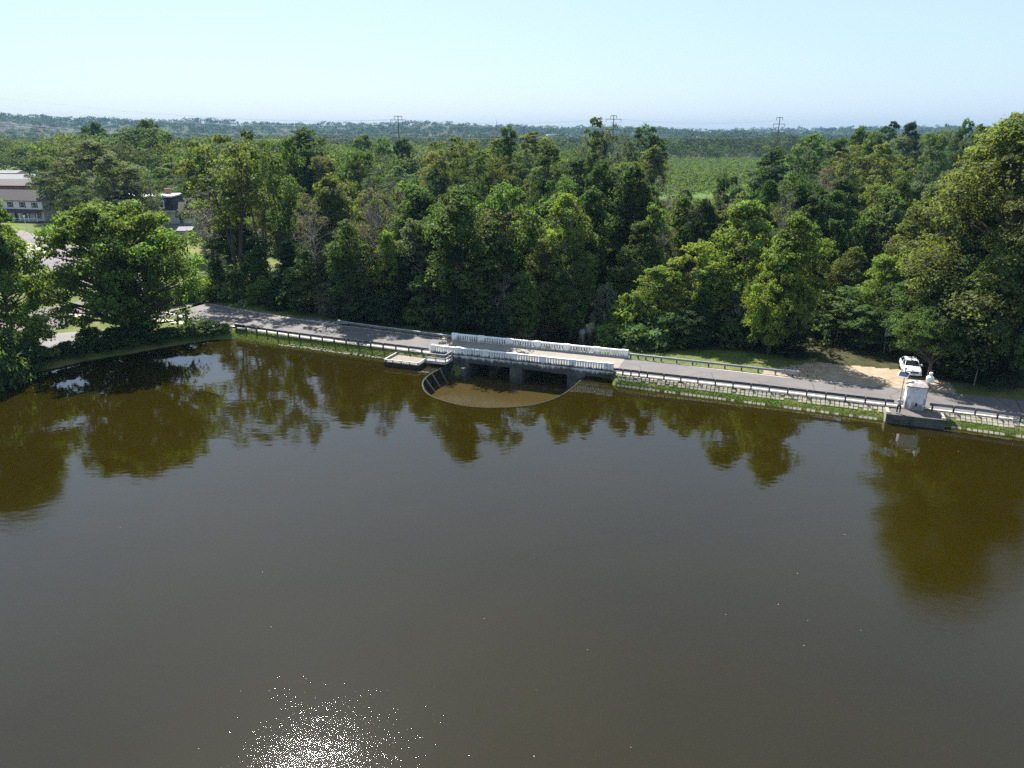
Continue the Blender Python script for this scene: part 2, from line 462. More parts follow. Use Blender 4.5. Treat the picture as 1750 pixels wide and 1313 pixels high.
idx = np.arange(nx * ny).reshape(ny, nx)
quads = np.stack([idx[:-1, :-1], idx[:-1, 1:], idx[1:, 1:], idx[1:, :-1]], -1).reshape(-1, 4)
me = np_mesh("terrain", np.stack([X, Y, Z], -1).reshape(-1, 3), quads, M['ground'], {"grass": A_grass.ravel(), "dirt": A_dirt.ravel(), "field": A_field.ravel()})
me.polygons.foreach_set("use_smooth", [True] * len(me.polygons))
link("terrain", me, kind="structure")

# ------------------------------------------------------------------ water
WEIR_ST = [(-10.3, 0.2), (-10.45, -1.1), (-10.9, -3.2), (-11.05, -5.6), (-10.75, -8.0), (-9.6, -10.4), (-7.9, -12.3), (-5.6, -13.5), (-2.9, -14.1), (-0.3, -13.85), (2.3, -12.7), (4.4, -11.0), (5.7, -8.6), (6.4, -6.0), (6.75, -3.0), (6.9, 0.2)]
def smooth_line(P, k=6):
    P = [Vector(p) for p in P]; out = []
    for i in range(len(P) - 1):
        a, b, c, d = P[max(i - 1, 0)], P[i], P[i + 1], P[min(i + 2, len(P) - 1)]
        for j in range(k):
            u = j / k
            out.append(0.5 * ((2 * b) + (c - a) * u + (2 * a - 5 * b + 4 * c - d) * u * u + (3 * b - a - 3 * c + d) * u ** 3))
    return out + [P[-1]]
WL = smooth_line(WEIR_ST)
def flat_poly(name, pts, z, mat, **k):
    tri = tessellate_polygon([[Vector((p[0], p[1], 0)) for p in pts]])
    m = MB(); m.add([(p[0], p[1], z) for p in pts], [t[::-1] for t in tri])
    o = m.build(name, mat, **k)
    if o.data.polygons[0].normal.z < 0: o.data.flip_normals()
    return o
pond = [tuple(p) for p in SHORE[:11]]
pond = [(p[0] - 1.5, p[1] + 1.2) for p in pond]
pond += [tuple(D(s, 1.2)[:2]) for s in (-44, -30, -20, -11.5)] + [tuple(D(-10.3, 1.2)[:2])]
pond += [tuple(D(*p)[:2]) for p in WL] + [tuple(D(6.9, 1.2)[:2])]
pond += [tuple(D(s, t)[:2]) for s, t in ((12, 1.2), (30, 0), (44, -1), (62, -2), (92, -5), (133, -38), (155, -140))] + [(100, -160), (-150, -160)]
flat_poly("water", pond, 0.0, M['pond'], kind="structure")
pool = [tuple(D(*p)[:2]) for p in WL] + [tuple(D(stream_c(t) + w, t)[:2]) for t, w in ((7, 8.6), (12, 8), (20, 6), (30, 5), (45, 5), (62, 4))] + \
       [tuple(D(stream_c(t) - w, t)[:2]) for t, w in ((62, 4), (45, 5), (30, 5), (20, 6), (12, 8), (7, 8.6))]
flat_poly("stream_water", pool, -1.75, M['pool'], kind="structure")

rf_ = random.Random(9); m = MB()                  # specks of seed and leaf afloat
for k in range(120):
    if k < 85:                                    # gathered along the lee of the dam
        s = rf_.uniform(-40, 52); q = D(s, -4.2 - abs(rf_.gauss(0, 2.2)) - .012 * (s + 10) ** 1 * (s > 0)); x, y = q.x, q.y
        if (s > -14 and s < 9): continue
    else:
        y = 22 + 60 * rf_.random() ** 1.5; x = rf_.uniform(-.62, .62) * y
    r = rf_.uniform(.01, .032); a = rf_.uniform(0, 6.3)
    m.add([(x + math.cos(a + i * 1.57) * r * (1 if i % 2 else .6), y + math.sin(a + i * 1.57) * r * (1 if i % 2 else .6), .006) for i in range(4)], [(0, 1, 2, 3)])
m.build("floating_specks", M['foam'], kind="stuff", label="pale specks of seed and leaf floating on the brown pond", cat="debris")

# ------------------------------------------------------------------ roads, paths, markings
def strip(name, lines, z, mat, step=1.0, **k):
    """a sheet between two edge lines (lists of (x, y)), laid a few mm above the ground"""
    a, b = lines
    na = max(2, int(math.dist(a[0], a[-1]) / step))
    def resample(P):
        P = np.array(P, float); d = np.r_[0, np.cumsum(np.hypot(*np.diff(P, axis=0).T))]
        q = np.linspace(0, d[-1], na); return np.stack([np.interp(q, d, P[:, 0]), np.interp(q, d, P[:, 1])], -1)
    A, B = resample(a), resample(b)
    nc = max(2, int(np.hypot(*(A - B).T).max() / 1.2) + 1)
    g = np.stack([A + (B - A) * u for u in np.linspace(0, 1, nc)], 1)
    zz = hfun(g[..., 0], g[..., 1]) if z is None else np.full(g.shape[:2], z)
    if z is None: zz = zz + 0.05
    v = np.concatenate([g, zz[..., None]], -1).reshape(-1, 3)
    ii = np.arange(na * nc).reshape(na, nc)
    q = np.stack([ii[:-1, :-1], ii[:-1, 1:], ii[1:, 1:], ii[1:, :-1]], -1).reshape(-1, 4)
    o = link(name, np_mesh(name, v, q, mat), **k)
    if o.data.polygons[0].normal.z < 0: o.data.flip_normals()
    return o
LN = ([-62, -56.5, -46.2, -32, -12, 10.5, 27, 38.5, 45.5, 52, 72], [5.6, 3.95, 2.0, 0.55, -0.25, -0.3, -0.5, -1.1, -1.15, -1.4, -2.4])   # white line, pond side
LF = ([-62, -54.4, -35, -26, -12, 10.5, 16.5, 29, 42, 52, 72], [13.2, 11.3, 7.9, 7.3, 6.0, 5.55, 5.4, 4.6, 4.6, 4.5, 4.2])           # white line, far side
ln = lambda s: float(np.interp(s, *LN)); lf = lambda s: float(np.interp(s, *LF))
def dl(s0, s1, fn, off=0.0, n=40): return [tuple(D(s, fn(s) + off)[:2]) for s in np.linspace(s0, s1, n)]
RZ = ROADZ
far_a = [(-53.5, 108.9), (-60, 114), (-72, 125), (-90, 143), (-112, 163), (-150, 196), (-230, 262)]
far_b = [(-49.5, 121.0), (-56, 126), (-67, 137), (-84, 156), (-106, 177), (-144, 211), (-224, 279)]
road_near = dl(-62, -11.2, ln, -0.75); road_far = dl(-62, -11.2, lf, 0.45)
strip("road", (far_a[::-1] + road_near, far_b[::-1] + road_far), None, M['asphalt'], 0.8, kind="structure")
strip("road", (dl(10.6, 74, ln, -0.72), dl(10.6, 74, lf, 0.35)), None, M['asphalt'], 0.8, kind="structure")
MZ = RZ + 0.010
strip("road_marking", (dl(-62, -13.6, ln, -0.14), dl(-62, -13.6, ln, 0.10)), MZ, M['paint'], 1.2, kind="structure")
strip("road_marking", (dl(10.8, 74, ln, -0.16), dl(10.8, 74, ln, 0.12)), MZ, M['paint'], 1.2, kind="structure")
strip("road_marking", (dl(-62, -14, lf, -0.09), dl(-62, -14, lf, 0.09)), MZ, M['paint'], 1.2, kind="structure")
strip("road_marking", (dl(11, 39, lf, -0.07), dl(11, 39, lf, 0.07)), MZ, M['paint'], 1.2, kind="structure")
hm = MB()                                       # hatched triangle ahead of the guardrail
for k in range(5):
    s0 = -37.6 + k * 1.15; w = 0.35 + 0.26 * k
    b = lf(s0) + 0.16
    for p in [(s0, b, s0 + 0.42, b, s0 + 0.42 + w * 0.35, b + w + 0.25, s0 + w * 0.35, b + w + 0.25)]:
        hm.add([D(p[0], p[1], MZ + .004), D(p[2], p[3], MZ + .004), D(p[4], p[5], MZ + .004), D(p[6], p[7], MZ + .004)], [(0, 1, 2, 3)])
hm.add([D(-38.4, lf(-38.4) + .12, MZ + .008), D(-31.8, lf(-31.8) + .12, MZ + .008), D(-31.8, lf(-31.8) + .30, MZ + .008), D(-38.4, lf(-38.4) + .30, MZ + .008)], [(0, 1, 2, 3)])
hm.build("road_marking", M['paint'], kind="structure")
strip("shoulder", (dl(-39, -31.5, lf, 0.42), dl(-39, -31.5, lf, 2.0)), 0.985, M['asphalt'], 1.0, kind="structure")
strip("sidewalk", ([tuple(D(-45.4, 1.15)[:2]), tuple(D(-54, 0.6)[:2]), tuple(D(-66, 0.9)[:2]), (-66, 108), (-90, 130)], [tuple(D(-45.4, 2.0)[:2]), tuple(D(-54, 1.9)[:2]), tuple(D(-66, 2.3)[:2]), (-67.5, 109.6), (-91, 131.6)]), None, M['walk'], 1.0, kind="structure")
strip("parking_lot", ([(-57.5, 93.5), (-66, 84), (-90, 66)], [(-58, 101.5), (-70, 98), (-110, 86)]), None, M['gravel_lot'], 1.2, kind="structure")
strip("side_street", ([(-62, 112), (-66, 99.5), (-95, 94)], [(-70, 121), (-76, 108), (-105, 102)]), None, M['asphalt_old'], 1.2, kind="structure")
strip("street_pavement", ([(-98, 158), (-135, 178), (-170, 190)], [(-108, 172), (-140, 193), (-175, 206)]), None, M['walk'], 2.0, kind="structure")

# ------------------------------------------------------------------ concrete block mat and grass on the banks
def bank_pt(s, u):                              # u 0 at the guardrail, 1 at the waterline
    t0 = float(tn(s)) - 0.10
    sh = float(np.interp(s, [10.8, 21, 39.3, 44.4, 51.2, 62], [-2.1, -2.65, -3.5, -3.3, -3.8, -4.6]))
    t = t0 + (sh - t0) * u
    p = D(s, t); return p.x, p.y, h1(p.x, p.y)
rng = random.Random(3)
bm_ = MB()
for s0, s1 in ((11.2, 39.0), (44.2, 58.0)):
    s = s0
    while s < s1:
        rows = ((0.02, 0.17), (0.20, 0.35), (0.38, 0.52), (0.90, 1.06))
        for a, b in rows:
            if rng.random() < (0.06 if a < .3 else 0.18): continue
            j = [rng.uniform(-.015, .015) for _ in range(4)]
            c = [bank_pt(s + .04 + j[0], a + j[1] * .5), bank_pt(s + .40 + j[2], a), bank_pt(s + .40, b + j[3] * .5), bank_pt(s + .04, b)]
            up = 0.07 + rng.uniform(-.02, .02)
            bm_.hexa([(x, y, z - .05) for x, y, z in c[::-1]] + [(x, y, z + up) for x, y, z in c[::-1]])
        s += 0.455
bm_.build("revetment_paving", M['block'], kind="structure")
st_ = MB()                                      # pale stones along the other waterline
for k in range(190):
    s = rng.uniform(-36, -18.5); t = float(np.interp(s, [-44, -38, -32, -20], [-0.5, -1.0, -1.3, -1.8])) + rng.gauss(0, .10)
    p = D(s, t); r = rng.uniform(.06, .17); z = max(h1(p.x, p.y), 0) + r * .2
    st_.lathe((p.x, p.y, z), [(r * .6, -r * .5), (r, 0), (r * .55, r * .5)], 6)
st_.build("shore_stones", M['block'], kind="stuff", label="pale stones scattered along the waterline below the grassy bank", cat="stones")

def grass_patch(name, pts, hts, seed, tint):
    r = np.random.default_rng(seed); n = len(pts)
    p = np.array(pts); h = np.array(hts)
    a = r.uniform(0, 2 * np.pi, n); w = h * r.uniform(.16, .34, n)
    dx, dy = np.cos(a) * w, np.sin(a) * w
    lean = r.normal(0, .35, (n, 2)) * h[:, None]
    v = np.stack([p + np.stack([-dx, -dy, -.03 + 0 * h], -1), p + np.stack([dx, dy, -.03 + 0 * h], -1),
                  p + np.stack([lean[:, 0] + dx * .25, lean[:, 1] + dy * .25, h], -1), p + np.stack([lean[:, 0] - dx * .25, lean[:, 1] - dy * .25, h], -1)], 1).reshape(-1, 3)
    lv = np.repeat(r.uniform(0, 1, n), 4)
    col = np.repeat(np.array(tint) * r.uniform(.7, 1.25, (n, 1)), 4, 0)
    return link(name, np_mesh(name, v, np.arange(4 * n).reshape(-1, 4), M['leaf_tint'], {"lv": lv}, col), kind="stuff", label="green grass growing on the pond bank", cat="grass")
r_ = np.random.default_rng(5)
pts, hts = [], []
for s0, s1 in ((11.0, 39.0), (44.3, 58.0)):
    n = int((s1 - s0) * 460)
    for s, u in zip(r_.uniform(s0, s1, n), r_.uniform(0.02, 1.03, n)):
        dens = 1.0 if u > .60 and u < .90 else 0.05
        edge = .5 + .10 * math.sin(s * 1.3) + .07 * math.sin(s * 3.1)
        if u > edge + .05 and u < .90: dens = 1.0
        if r_.random() > dens: continue
        pts.append(bank_pt(s, u)); hts.append(r_.uniform(.05, .16))
grass_patch("bank_grass", pts, hts, 1, (0.115, 0.180, 0.036))
pts, hts = [], []
for s in r_.uniform(-45, -18.2, 13000):
    p = D(s, float(tn(s)) + r_.uniform(-1.4, .25)); z = h1(p.x, p.y)
    if z < .03: continue
    pts.append((p.x, p.y, z)); hts.append(r_.uniform(.04, .13))
for k in range(5200):                           # verges beyond the road and the clearing
    s = r_.uniform(-60, 33); t = float(tf(s)) + r_.uniform(.3, 4.5 if s < 14 else 8)
    p = D(s, t); z = h1(p.x, p.y)
    if abs(s + 1.7) < 9 or z < 0: continue
    pts.append((p.x, p.y, z)); hts.append(r_.uniform(.07, .24))
grass_patch("verge_grass", pts, hts, 2, (0.115, 0.152, 0.036))

# ------------------------------------------------------------------ bridge
bridge = empty("road_bridge", D(0, 0, RZ), DA, label="low concrete road bridge with white slotted parapets over the spillway", cat="bridge")
MB().box(-13.4, 10.6, -0.06, 6.2, -0.50, 0.015).build("deck", M['bridge_road'], bridge)
b = MB().box(-10.5, 7.4, -0.26, -0.065, -0.86, -0.02)
b.hexa([(7.4, -.26, -.86), (10.32, -.26, -.34), (10.32, -.065, -.34), (7.4, -.065, -.86), (7.4, -.26, -.02), (10.32, -.26, -.02), (10.32, -.065, -.02), (7.4, -.065, -.02)])
for x in (-9.55, -5.9, -2.2, 1.55, 5.3, 8.9): b.box(x - .16, x + .16, -.40, -.262, -.66, -.08)      # corbels
b.box(-10.5, 10.3, 6.21, 6.40, -0.80, -0.02)
b.build("edge_beam", M['beam'], bridge)
def abut(s0, s1, t0, t1, name):
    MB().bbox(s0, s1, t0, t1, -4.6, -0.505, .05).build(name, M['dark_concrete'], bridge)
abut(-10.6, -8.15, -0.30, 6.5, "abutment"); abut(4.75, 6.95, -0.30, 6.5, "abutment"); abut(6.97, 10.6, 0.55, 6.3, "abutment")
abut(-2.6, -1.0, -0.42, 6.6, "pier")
def parapet(s0, s1, t, posts, mat, down, label):
    p = MB().bbox(s0, s1, t - .15, t + .15, .80, .98, .03).box(s0, s1, t - .13, t + .13, -down, .20).build("parapet", mat, bridge, label=label)
    for i, (x, w) in enumerate(posts):
        MB().bbox(x - w / 2, x + w / 2, t - .18, t + .18, -down - .02, 1.03, .03).build("post", mat, p)
    for (x0, w0), (x1, w1) in zip(posts[:-1], posts[1:]):
        a, c = x0 + w0 / 2, x1 - w1 / 2
        n = max(2, int(round((c - a) / .335)))
        m = MB(); st = (c - a) / n
        for k in range(n + 1):
            xx = a + k * st
            w = .10
            if k == 0: m.box(xx, xx + w, t - .09, t + .09, .20, .80)
            elif k == n: m.box(xx - w, xx, t - .09, t + .09, .20, .80)
            else: m.box(xx - w, xx + w, t - .09, t + .09, .20, .80)
        m.build("baluster_panel", mat, p)
parapet(-13.45, 10.3, -0.02, [(-13.15, .6), (-9.6, .75), (-5.9, .72), (-2.2, .72), (1.55, .72), (5.3, .72), (9.75, 1.1)], M['parapet'], .05, "stained parapet facing the pond")
parapet(-13.25, 10.85, 6.05, [(-12.85, .8), (-9.0, .85), (-5.05, .85), (-1.1, .85), (2.85, .85), (6.8, .85), (10.4, .9)], M['parapet_clean'], .05, "cleaner white parapet on the woodland side")

# ------------------------------------------------------------------ horseshoe weir
def sweep(name, line, half, z0, z1, mat, parent=None, **k):
    m = MB(); n = len(line); vs = []
    for i, p in enumerate(line):
        a, c = line[max(i - 1, 0)], line[min(i + 1, n - 1)]
        d = (Vector(c) - Vector(a)).normalized(); nn = Vector((-d.y, d.x)) * half
        for q, z in ((p + nn, z0), (p - nn, z0), (p - nn, z1), (p + nn, z1)):
            vs.append(D(q.x, q.y, z))
    fs = []
    for i in range(n - 1):
        for j in range(4):
            j2 = (j + 1) % 4
            fs.append((i * 4 + j, i * 4 + j2, (i + 1) * 4 + j2, (i + 1) * 4 + j))
    fs += [(0, 1, 2, 3), ((n - 1) * 4 + 3, (n - 1) * 4 + 2, (n - 1) * 4 + 1, (n - 1) * 4)]
    m.add(vs, fs)
    if parent: shift(m, parent)
    return m.build(name, mat, parent, **k)
M['wet_concrete'] = plain("wet_concrete", (.034, .031, .021), (.010, .010, .008), 1.5, 0.95, spec=0.03)
M['weir_wall'] = plain("wet_algae_concrete", (0.030, 0.042, 0.026), (0.010, 0.014, 0.011), 1.2, 0.5, bmp=0.03)
weir = empty("weir", D(-2, -7, 0), DA, label="horseshoe spillway weir whose curved crest bulges into the brown pond", cat="weir")
W2 = [Vector(p) for p in WL]
sweep("retaining_wall", W2, .13, -3.0, .0, M['weir_wall'], weir)
sweep("crest", W2, .075, .002, .018, M['wet_concrete'], weir)
m = MB()
for i in (12, 17, 22, 28):                       # timber struts on the inner face
    p = WL[i]; q = Vector(p) * .86 + Vector((-2, -4)) * .14
    shift(MB().bar(D(p.x + .1, p.y, -.05), D(q.x, q.y, -2.0), .16), weir).build("strut", M['rust'], weir)
rng = random.Random(11); m = MB()
for i in range(150):
    u = rng.uniform(24, 52); j = int(u); p = Vector(WL[j]).lerp(Vector(WL[j + 1]), u - j)
    inward = (Vector((-2, -6)) - p).normalized()
    q = p + inward * (abs(rng.gauss(0, .22)) * (1.8 if 28 < u < 40 else .8) + .22)
    r = rng.uniform(.06, .19) * (1.2 if 27 < u < 42 else .7)
    m.lathe(D(q.x, q.y, -1.75), [(r, -.03), (r * .8, .02 + r * .15), (r * .3, .03 + r * .35)], 7)
m.build("foam", M['foam'], kind="stuff", label="white foam where water spills inside the curved weir wall", cat="foam")
fp = empty("fender_post", D(-8.35, -1.45, -3), DA, label="dark round stub post standing in the spillway pool by the bridge", cat="post")
MB().lathe((0, 0, 0), [(.34, 0), (.33, 2.75), (.30, 2.82)], 14).build("shaft", M['dark_concrete'], fp)
MB().lathe((0, 0, 2.82), [(.28, 0.002), (.28, .05), (.22, .07)], 14).build("cap", M['concrete'], fp)
m = MB(); p = D(-11.5, -5.4, .02)
m.tube([p + Vector((-1.1, .35, .02)), p + Vector((-.4, .1, .10)), p + Vector((.3, -.1, .12))], [.02, .045, .05], 5)
m.tube([p + Vector((-.4, .1, .10)), p + Vector((-.6, .4, .22))], [.03, .012], 4)
m.build("drift_branch", M['grey_bark'], label="bare driftwood branch caught on the outside of the curved weir", cat="branch")

# ------------------------------------------------------------------ fishing platform beside the bridge
dock = empty("fishing_platform", D(-15.5, -2.6, 0), DA, label="timber fishing platform with grey rails beside the bridge end", cat="platform")
def dl_(s, t, z): return (s + 15.5, t + 2.6, z)
def dbox(m, s0, s1, t0, t1, z0, z1, b=.0): return m.box(s0 + 15.5, s1 + 15.5, t0 + 2.6, t1 + 2.6, z0, z1)
def boards(s0, s1, t0, t1, z):
    m = MB(); s = s0
    while s < s1 - .05:
        dbox(m, s, min(s + .14, s1), t0, t1, z - .04, z); s += .155
    return m
boards(-17.8, -13.25, -4.3, -.75, .56).build("lower_deck", M['deck'], dock)
m = MB()
dbox(m, -17.9, -13.15, -4.42, -4.305, -.35, .50); dbox(m, -17.92, -17.81, -4.3, -.8, -.35, .50); dbox(m, -13.24, -13.13, -4.3, -2.5, -.35, .50)
m.build("fascia", M['tar_wood'], dock)
m = MB()
for a, c in (((-17.85, -4.36), (-13.2, -4.36)), ((-17.85, -4.30), (-17.85, -.9)), ((-13.2, -4.30), (-13.2, -2.45)), ((-17.8, -.85), (-14.4, -.85)), ((-14.4, -.85), (-13.3, -.55))):
    m.bar(dl_(*a, .80), dl_(*c, .80), .15, .10)
    n = max(1, int(math.dist(a, c) / 1.1))
    for k in range(n + 1):
        q = [a[i] + (c[i] - a[i]) * k / n for i in (0, 1)]
        m.bar(dl_(*q, .56), dl_(*q, .75), .12)
m.build("kerb_rail", M['white_wood'], dock)
boards(-13.1, -10.45, -2.3, -.35, .62).build("upper_deck", M['deck'], dock)
m = MB()
dbox(m, -13.12, -10.40, -2.42, -2.31, .30, .66); dbox(m, -10.44, -10.33, -2.3, -.35, .30, .66)
m.build("edge_board", M['white_wood'], dock)
m = MB()
P_ = [(-13.05, -2.36), (-10.4, -2.36), (-10.4, -.4)]
for a, c in zip(P_[:-1], P_[1:]):
    for z in (1.0, 1.52): m.bar(dl_(*a, z), dl_(*c, z), .07, .14 if z > 1.2 else .16)
    n = max(1, int(math.dist(a, c) / .9))
    for k in range(n + 1):
        q = [a[i] + (c[i] - a[i]) * k / n for i in (0, 1)]
        m.bar(dl_(*q, .60), dl_(*q, 1.52), .09)
m.bar(dl_(-13.05, -2.36, 1.5), dl_(-14.3, -.8, 1.05), .07, .12); m.bar(dl_(-13.1, -.6, 1.5), dl_(-16.2, -.55, 1.1), .06, .1)
m.bar(dl_(-14.3, -.8, .5), dl_(-14.3, -.8, 1.05), .09); m.bar(dl_(-16.2, -.55, .5), dl_(-16.2, -.55, 1.1), .09); m.bar(dl_(-13.1, -.6, .5), dl_(-13.1, -.6, 1.5), .09)
m.build("railing", M['white_wood'], dock)
for s, t in ((-17.6, -4.1), (-15.5, -4.1), (-13.5, -4.1), (-17.6, -1.6), (-13.4, -2.3), (-10.6, -2.2)):
    q = dl_(s, t, 0)
    MB().tube([(q[0], q[1], -3.4), (q[0], q[1], .5)], .14, 8).build("piling", M['tar_wood'], dock)

# ------------------------------------------------------------------ steel guardrails
def guardrail(pts, side, label, mat_rail, ends=(0, 0), pitch=1.905, half_first=0):
    """pts (s, t); SIDE +1: the rail hangs on the +t side of its posts"""
    P = [Vector((D(s, t).x, D(s, t).y, 0)) for s, t in pts]
    d = [0]
    for a, c in zip(P[:-1], P[1:]): d.append(d[-1] + (c - a).length)
    L = d[-1]
    def at(u):
        u = min(max(u, 0), L)
        i = max(j for j in range(len(d) - 1) if d[j] <= u)
        q = P[i].lerp(P[i + 1], (u - d[i]) / (d[i + 1] - d[i]))
        e = (P[i + 1] - P[i]).normalized()
        return q, e, Vector((-e.y, e.x, 0)) * side
    root = empty("guardrail", (at(L / 2)[0].x, at(L / 2)[0].y, RZ - .05), 0, label=label, cat="guardrail", group="steel guardrails along the dam road")
    prof = [(.0, .41), (.075, .47), (.075, .50), (.0, .555), (.0, .575), (.075, .63), (.075, .66), (.0, .72)]
    vs, fs = [], []
    n = int(L / .95) + 1
    for i in range(n + 1):
        q, e, nn = at(L * i / n)
        for o, z in prof: vs.append(q + nn * (.10 + o) + Vector((0, 0, RZ - .05 + z)))
        for o, z in prof[::-1]: vs.append(q + nn * (.088 + o) + Vector((0, 0, RZ - .05 + z)))
    k = 2 * len(prof)
    for i in range(n):
        for j in range(k):
            j2 = (j + 1) % k
            fs.append((i * k + j, i * k + j2, (i + 1) * k + j2, (i + 1) * k + j))
    fs += [tuple(range(k)), tuple(range(n * k, n * k + k))[::-1]]
    m = MB(); m.add(vs, fs); shift(m, root).build("rail", mat_rail, root)
    u = .25; c = 0
    while u < L - .1:
        q, e, nn = at(u)
        m = MB()
        z = h1(q.x, q.y)
        a = q - nn * .06
        m.hexa([a + e * .075 * i + nn * .08 * j + Vector((0, 0, zz)) for zz in (min(z, RZ) - .25, RZ - .05 + .70) for i, j in ((-1, -1), (1, -1), (1, 1), (-1, 1))])
        shift(m, root).build("post", M['post'], root)
        c += 1
        u += pitch * (.5 if c <= half_first else 1)
    for e_, u in zip(ends, (.0, L)):
        if not e_: continue
        q, e, nn = at(u); s_ = 1 if u == 0 else -1
        m = MB(); f = lambda i, j, z: q + e * s_ * i + nn * j + Vector((0, 0, RZ - .05 + z))
        m.hexa([f(-.05, -.05, .30), f(1.9, .02, .38), f(1.9, .16, .38), f(-.05, .38, .30), f(-.05, -.05, .80), f(1.9, .02, .74), f(1.9, .16, .74), f(-.05, .38, .80)])
        shift(m, root).build("end_terminal", M['black'] if e_ == 1 else mat_rail, root)
    return root
guardrail([(-45.1, 1.05), (-38, .35), (-30, -.15), (-13.5, -.75)], 1, "galvanised guardrail between the pond's grassy bank and the road, running from sidewalk to fishing platform", M['shaded_galv'], (1, 0))
guardrail([(-32.4, 8.1), (-26, 7.3), (-13.2, 6.15)], -1, "galvanised guardrail on the woodland roadside between hatched paint and bridge", M['galv'], (2, 0))
guardrail([(10.4, -.75), (20, -.95), (27, -1.05), (40.0, -1.6)], 1, "long dark guardrail above the concrete block bank, from bridge to gauge hut", M['shaded_galv'], (0, 0), half_first=4)
guardrail([(10.9, 6.05), (16, 5.9), (24, 5.6), (30.8, 5.3)], -1, "galvanised guardrail on the woodland roadside ending at the dirt pull-off", M['galv'], (0, 2), half_first=4)
guardrail([(43.3, -1.3), (47, -1.35), (52, -1.95), (62, -2.6)], 1, "pale galvanised guardrail beyond the gauge hut, away from the bridge", M['galv'], (0, 0))

# ------------------------------------------------------------------ gauge hut, platform, instruments
pf = empty("concrete_platform", D(41.6, -2.8, 0), DA, label="concrete platform jutting into the pond under the gauge hut", cat="platform")
q = lambda s, t, z: (s - 41.6, t + 2.8, z)
def pbox(m, s0, s1, t0, t1, z0, z1): return m.box(*[x for a in ((s0 - 41.6, s1 - 41.6), (t0 + 2.8, t1 + 2.8), (z0, z1)) for x in a])
pbox(MB(), 39.45, 44.05, -3.85, .05, -.8, .92).build("slab", M['asphalt_old'], pf)
pbox(MB(), 39.1, 44.4, -4.12, -3.86, -2.5, .98).build("front_wall", M['dark_concrete'], pf)
for s0, s1 in ((39.1, 39.43), (44.07, 44.4)):
    pbox(MB(), s0, s1, -3.85, -2.3, -1.5, 1.08).build("side_wall", M['block'], pf)
hut = empty("gauge_hut", D(41.85, -1.05, .925), DA, label="small white flaking gauge hut with faceted roof on the concrete platform", cat="hut")
def octa(h, c): return [(-h + c, -h), (h - c, -h), (h, -h + c), (h, h - c), (h - c, h), (-h + c, h), (-h, h - c), (-h, -h + c)]
def prism(rings):
    m = MB(); vs, fs = [], []
    for h, c, z in rings: vs += [(x, y, z) for x, y in octa(h, c)]
    for i in range(len(rings) - 1):
        for k in range(8): fs.append((i * 8 + k, i * 8 + (k + 1) % 8, i * 8 + 8 + (k + 1) % 8, i * 8 + 8 + k))
    fs += [tuple(range(7, -1, -1)), tuple(range(len(rings) * 8 - 8, len(rings) * 8))]
    return m.add(vs, fs)
prism([(.90, .24, 0), (.88, .24, 2.40)]).build("wall", M['hut'], hut)
prism([(.89, .25, 2.403), (.97, .27, 2.44), (.97, .27, 2.52), (.50, .16, 2.80), (.16, .05, 2.88)]).build("roof", M['hut_roof'], hut)
m = MB().box(-.28, .30, -.915, -.902, .95, 2.15); m.build("panel", plain("hut_panel", (.70, .71, .72), (.55, .55, .56), 2, .7), hut)
MB().box(.0, .17, -.94, -.903, .42, .80).build("vent", M['black'], hut)
sp = empty("solar_mast", D(40.68, -.55, .9), DA, label="thin mast with a tilted framed solar panel beside the gauge hut", cat="solar panel")
MB().tube([(0, 0, 0), (0, 0, 3.85)], .045, 8).build("pole", M['galv'], sp)
pm = Matrix.Translation((-.12, -.12, 3.35)) @ Matrix.Rotation(math.radians(-28), 4, 'Z') @ Matrix.Rotation(math.radians(42), 4, 'X')
fr = MB().bbox(-.50, .50, -.36, .36, -.03, .02, .01); fr.v = [tuple(pm @ Vector(p)) for p in fr.v]; fr.build("panel_frame", M['parapet_clean'], sp)
pn = MB().box(-.44, .44, -.30, .30, .022, .030); pn.v = [tuple(pm @ Vector(p)) for p in pn.v]
pn.build("cell_panel", plain("solar_cells", (.03, .04, .09), (.02, .03, .07), 6, .2, spec=.6), sp)
MB().box(-.16, .12, -.14, .10, 3.86, 4.10).build("sensor_box", M['parapet_clean'], sp)
MB().tube([(.05, 0, 3.6), (.62, .05, 3.66)], .025, 6).build("bracket", M['galv'], sp)
MB().lathe((.62, .05, 3.63), [(.05, 0), (.10, .05), (.10, .22), (.04, .27)], 10).build("sensor", M['parapet_clean'], sp)
rg = empty("rain_gauge", D(43.05, -.35, .9), DA, label="white rain gauge drum on a thin pole beside the gauge hut", cat="rain gauge")
MB().tube([(0, 0, 0), (0, 0, 2.7)], .035, 8).build("pole", M['galv'], rg)
MB().lathe((0, 0, 2.7), [(.25, 0), (.36, .03), (.36, .52), (.22, .66)], 18).build("drum", M['parapet_clean'], rg, True)
MB().lathe((0, 0, 3.362), [(.17, 0), (.17, .34), (.15, .36)], 14).build("funnel", M['parapet_clean'], rg, True)
sg = empty("road_sign", (47.4, 89.5, h1(47.4, 89.5)), math.radians(24), label="grey back of a square road sign among the trees behind the car", cat="sign")
MB().bar((0, 0, -.3), (0, 0, 3.3), .07).build("pole", M['galv'], sg)
MB().bbox(-.42, .42, -.075, -.05, 2.35, 3.3, .01).build("sign_plate", plain("sign_plate", (.55, .57, .58), (.45, .47, .48), 2, .5), sg)

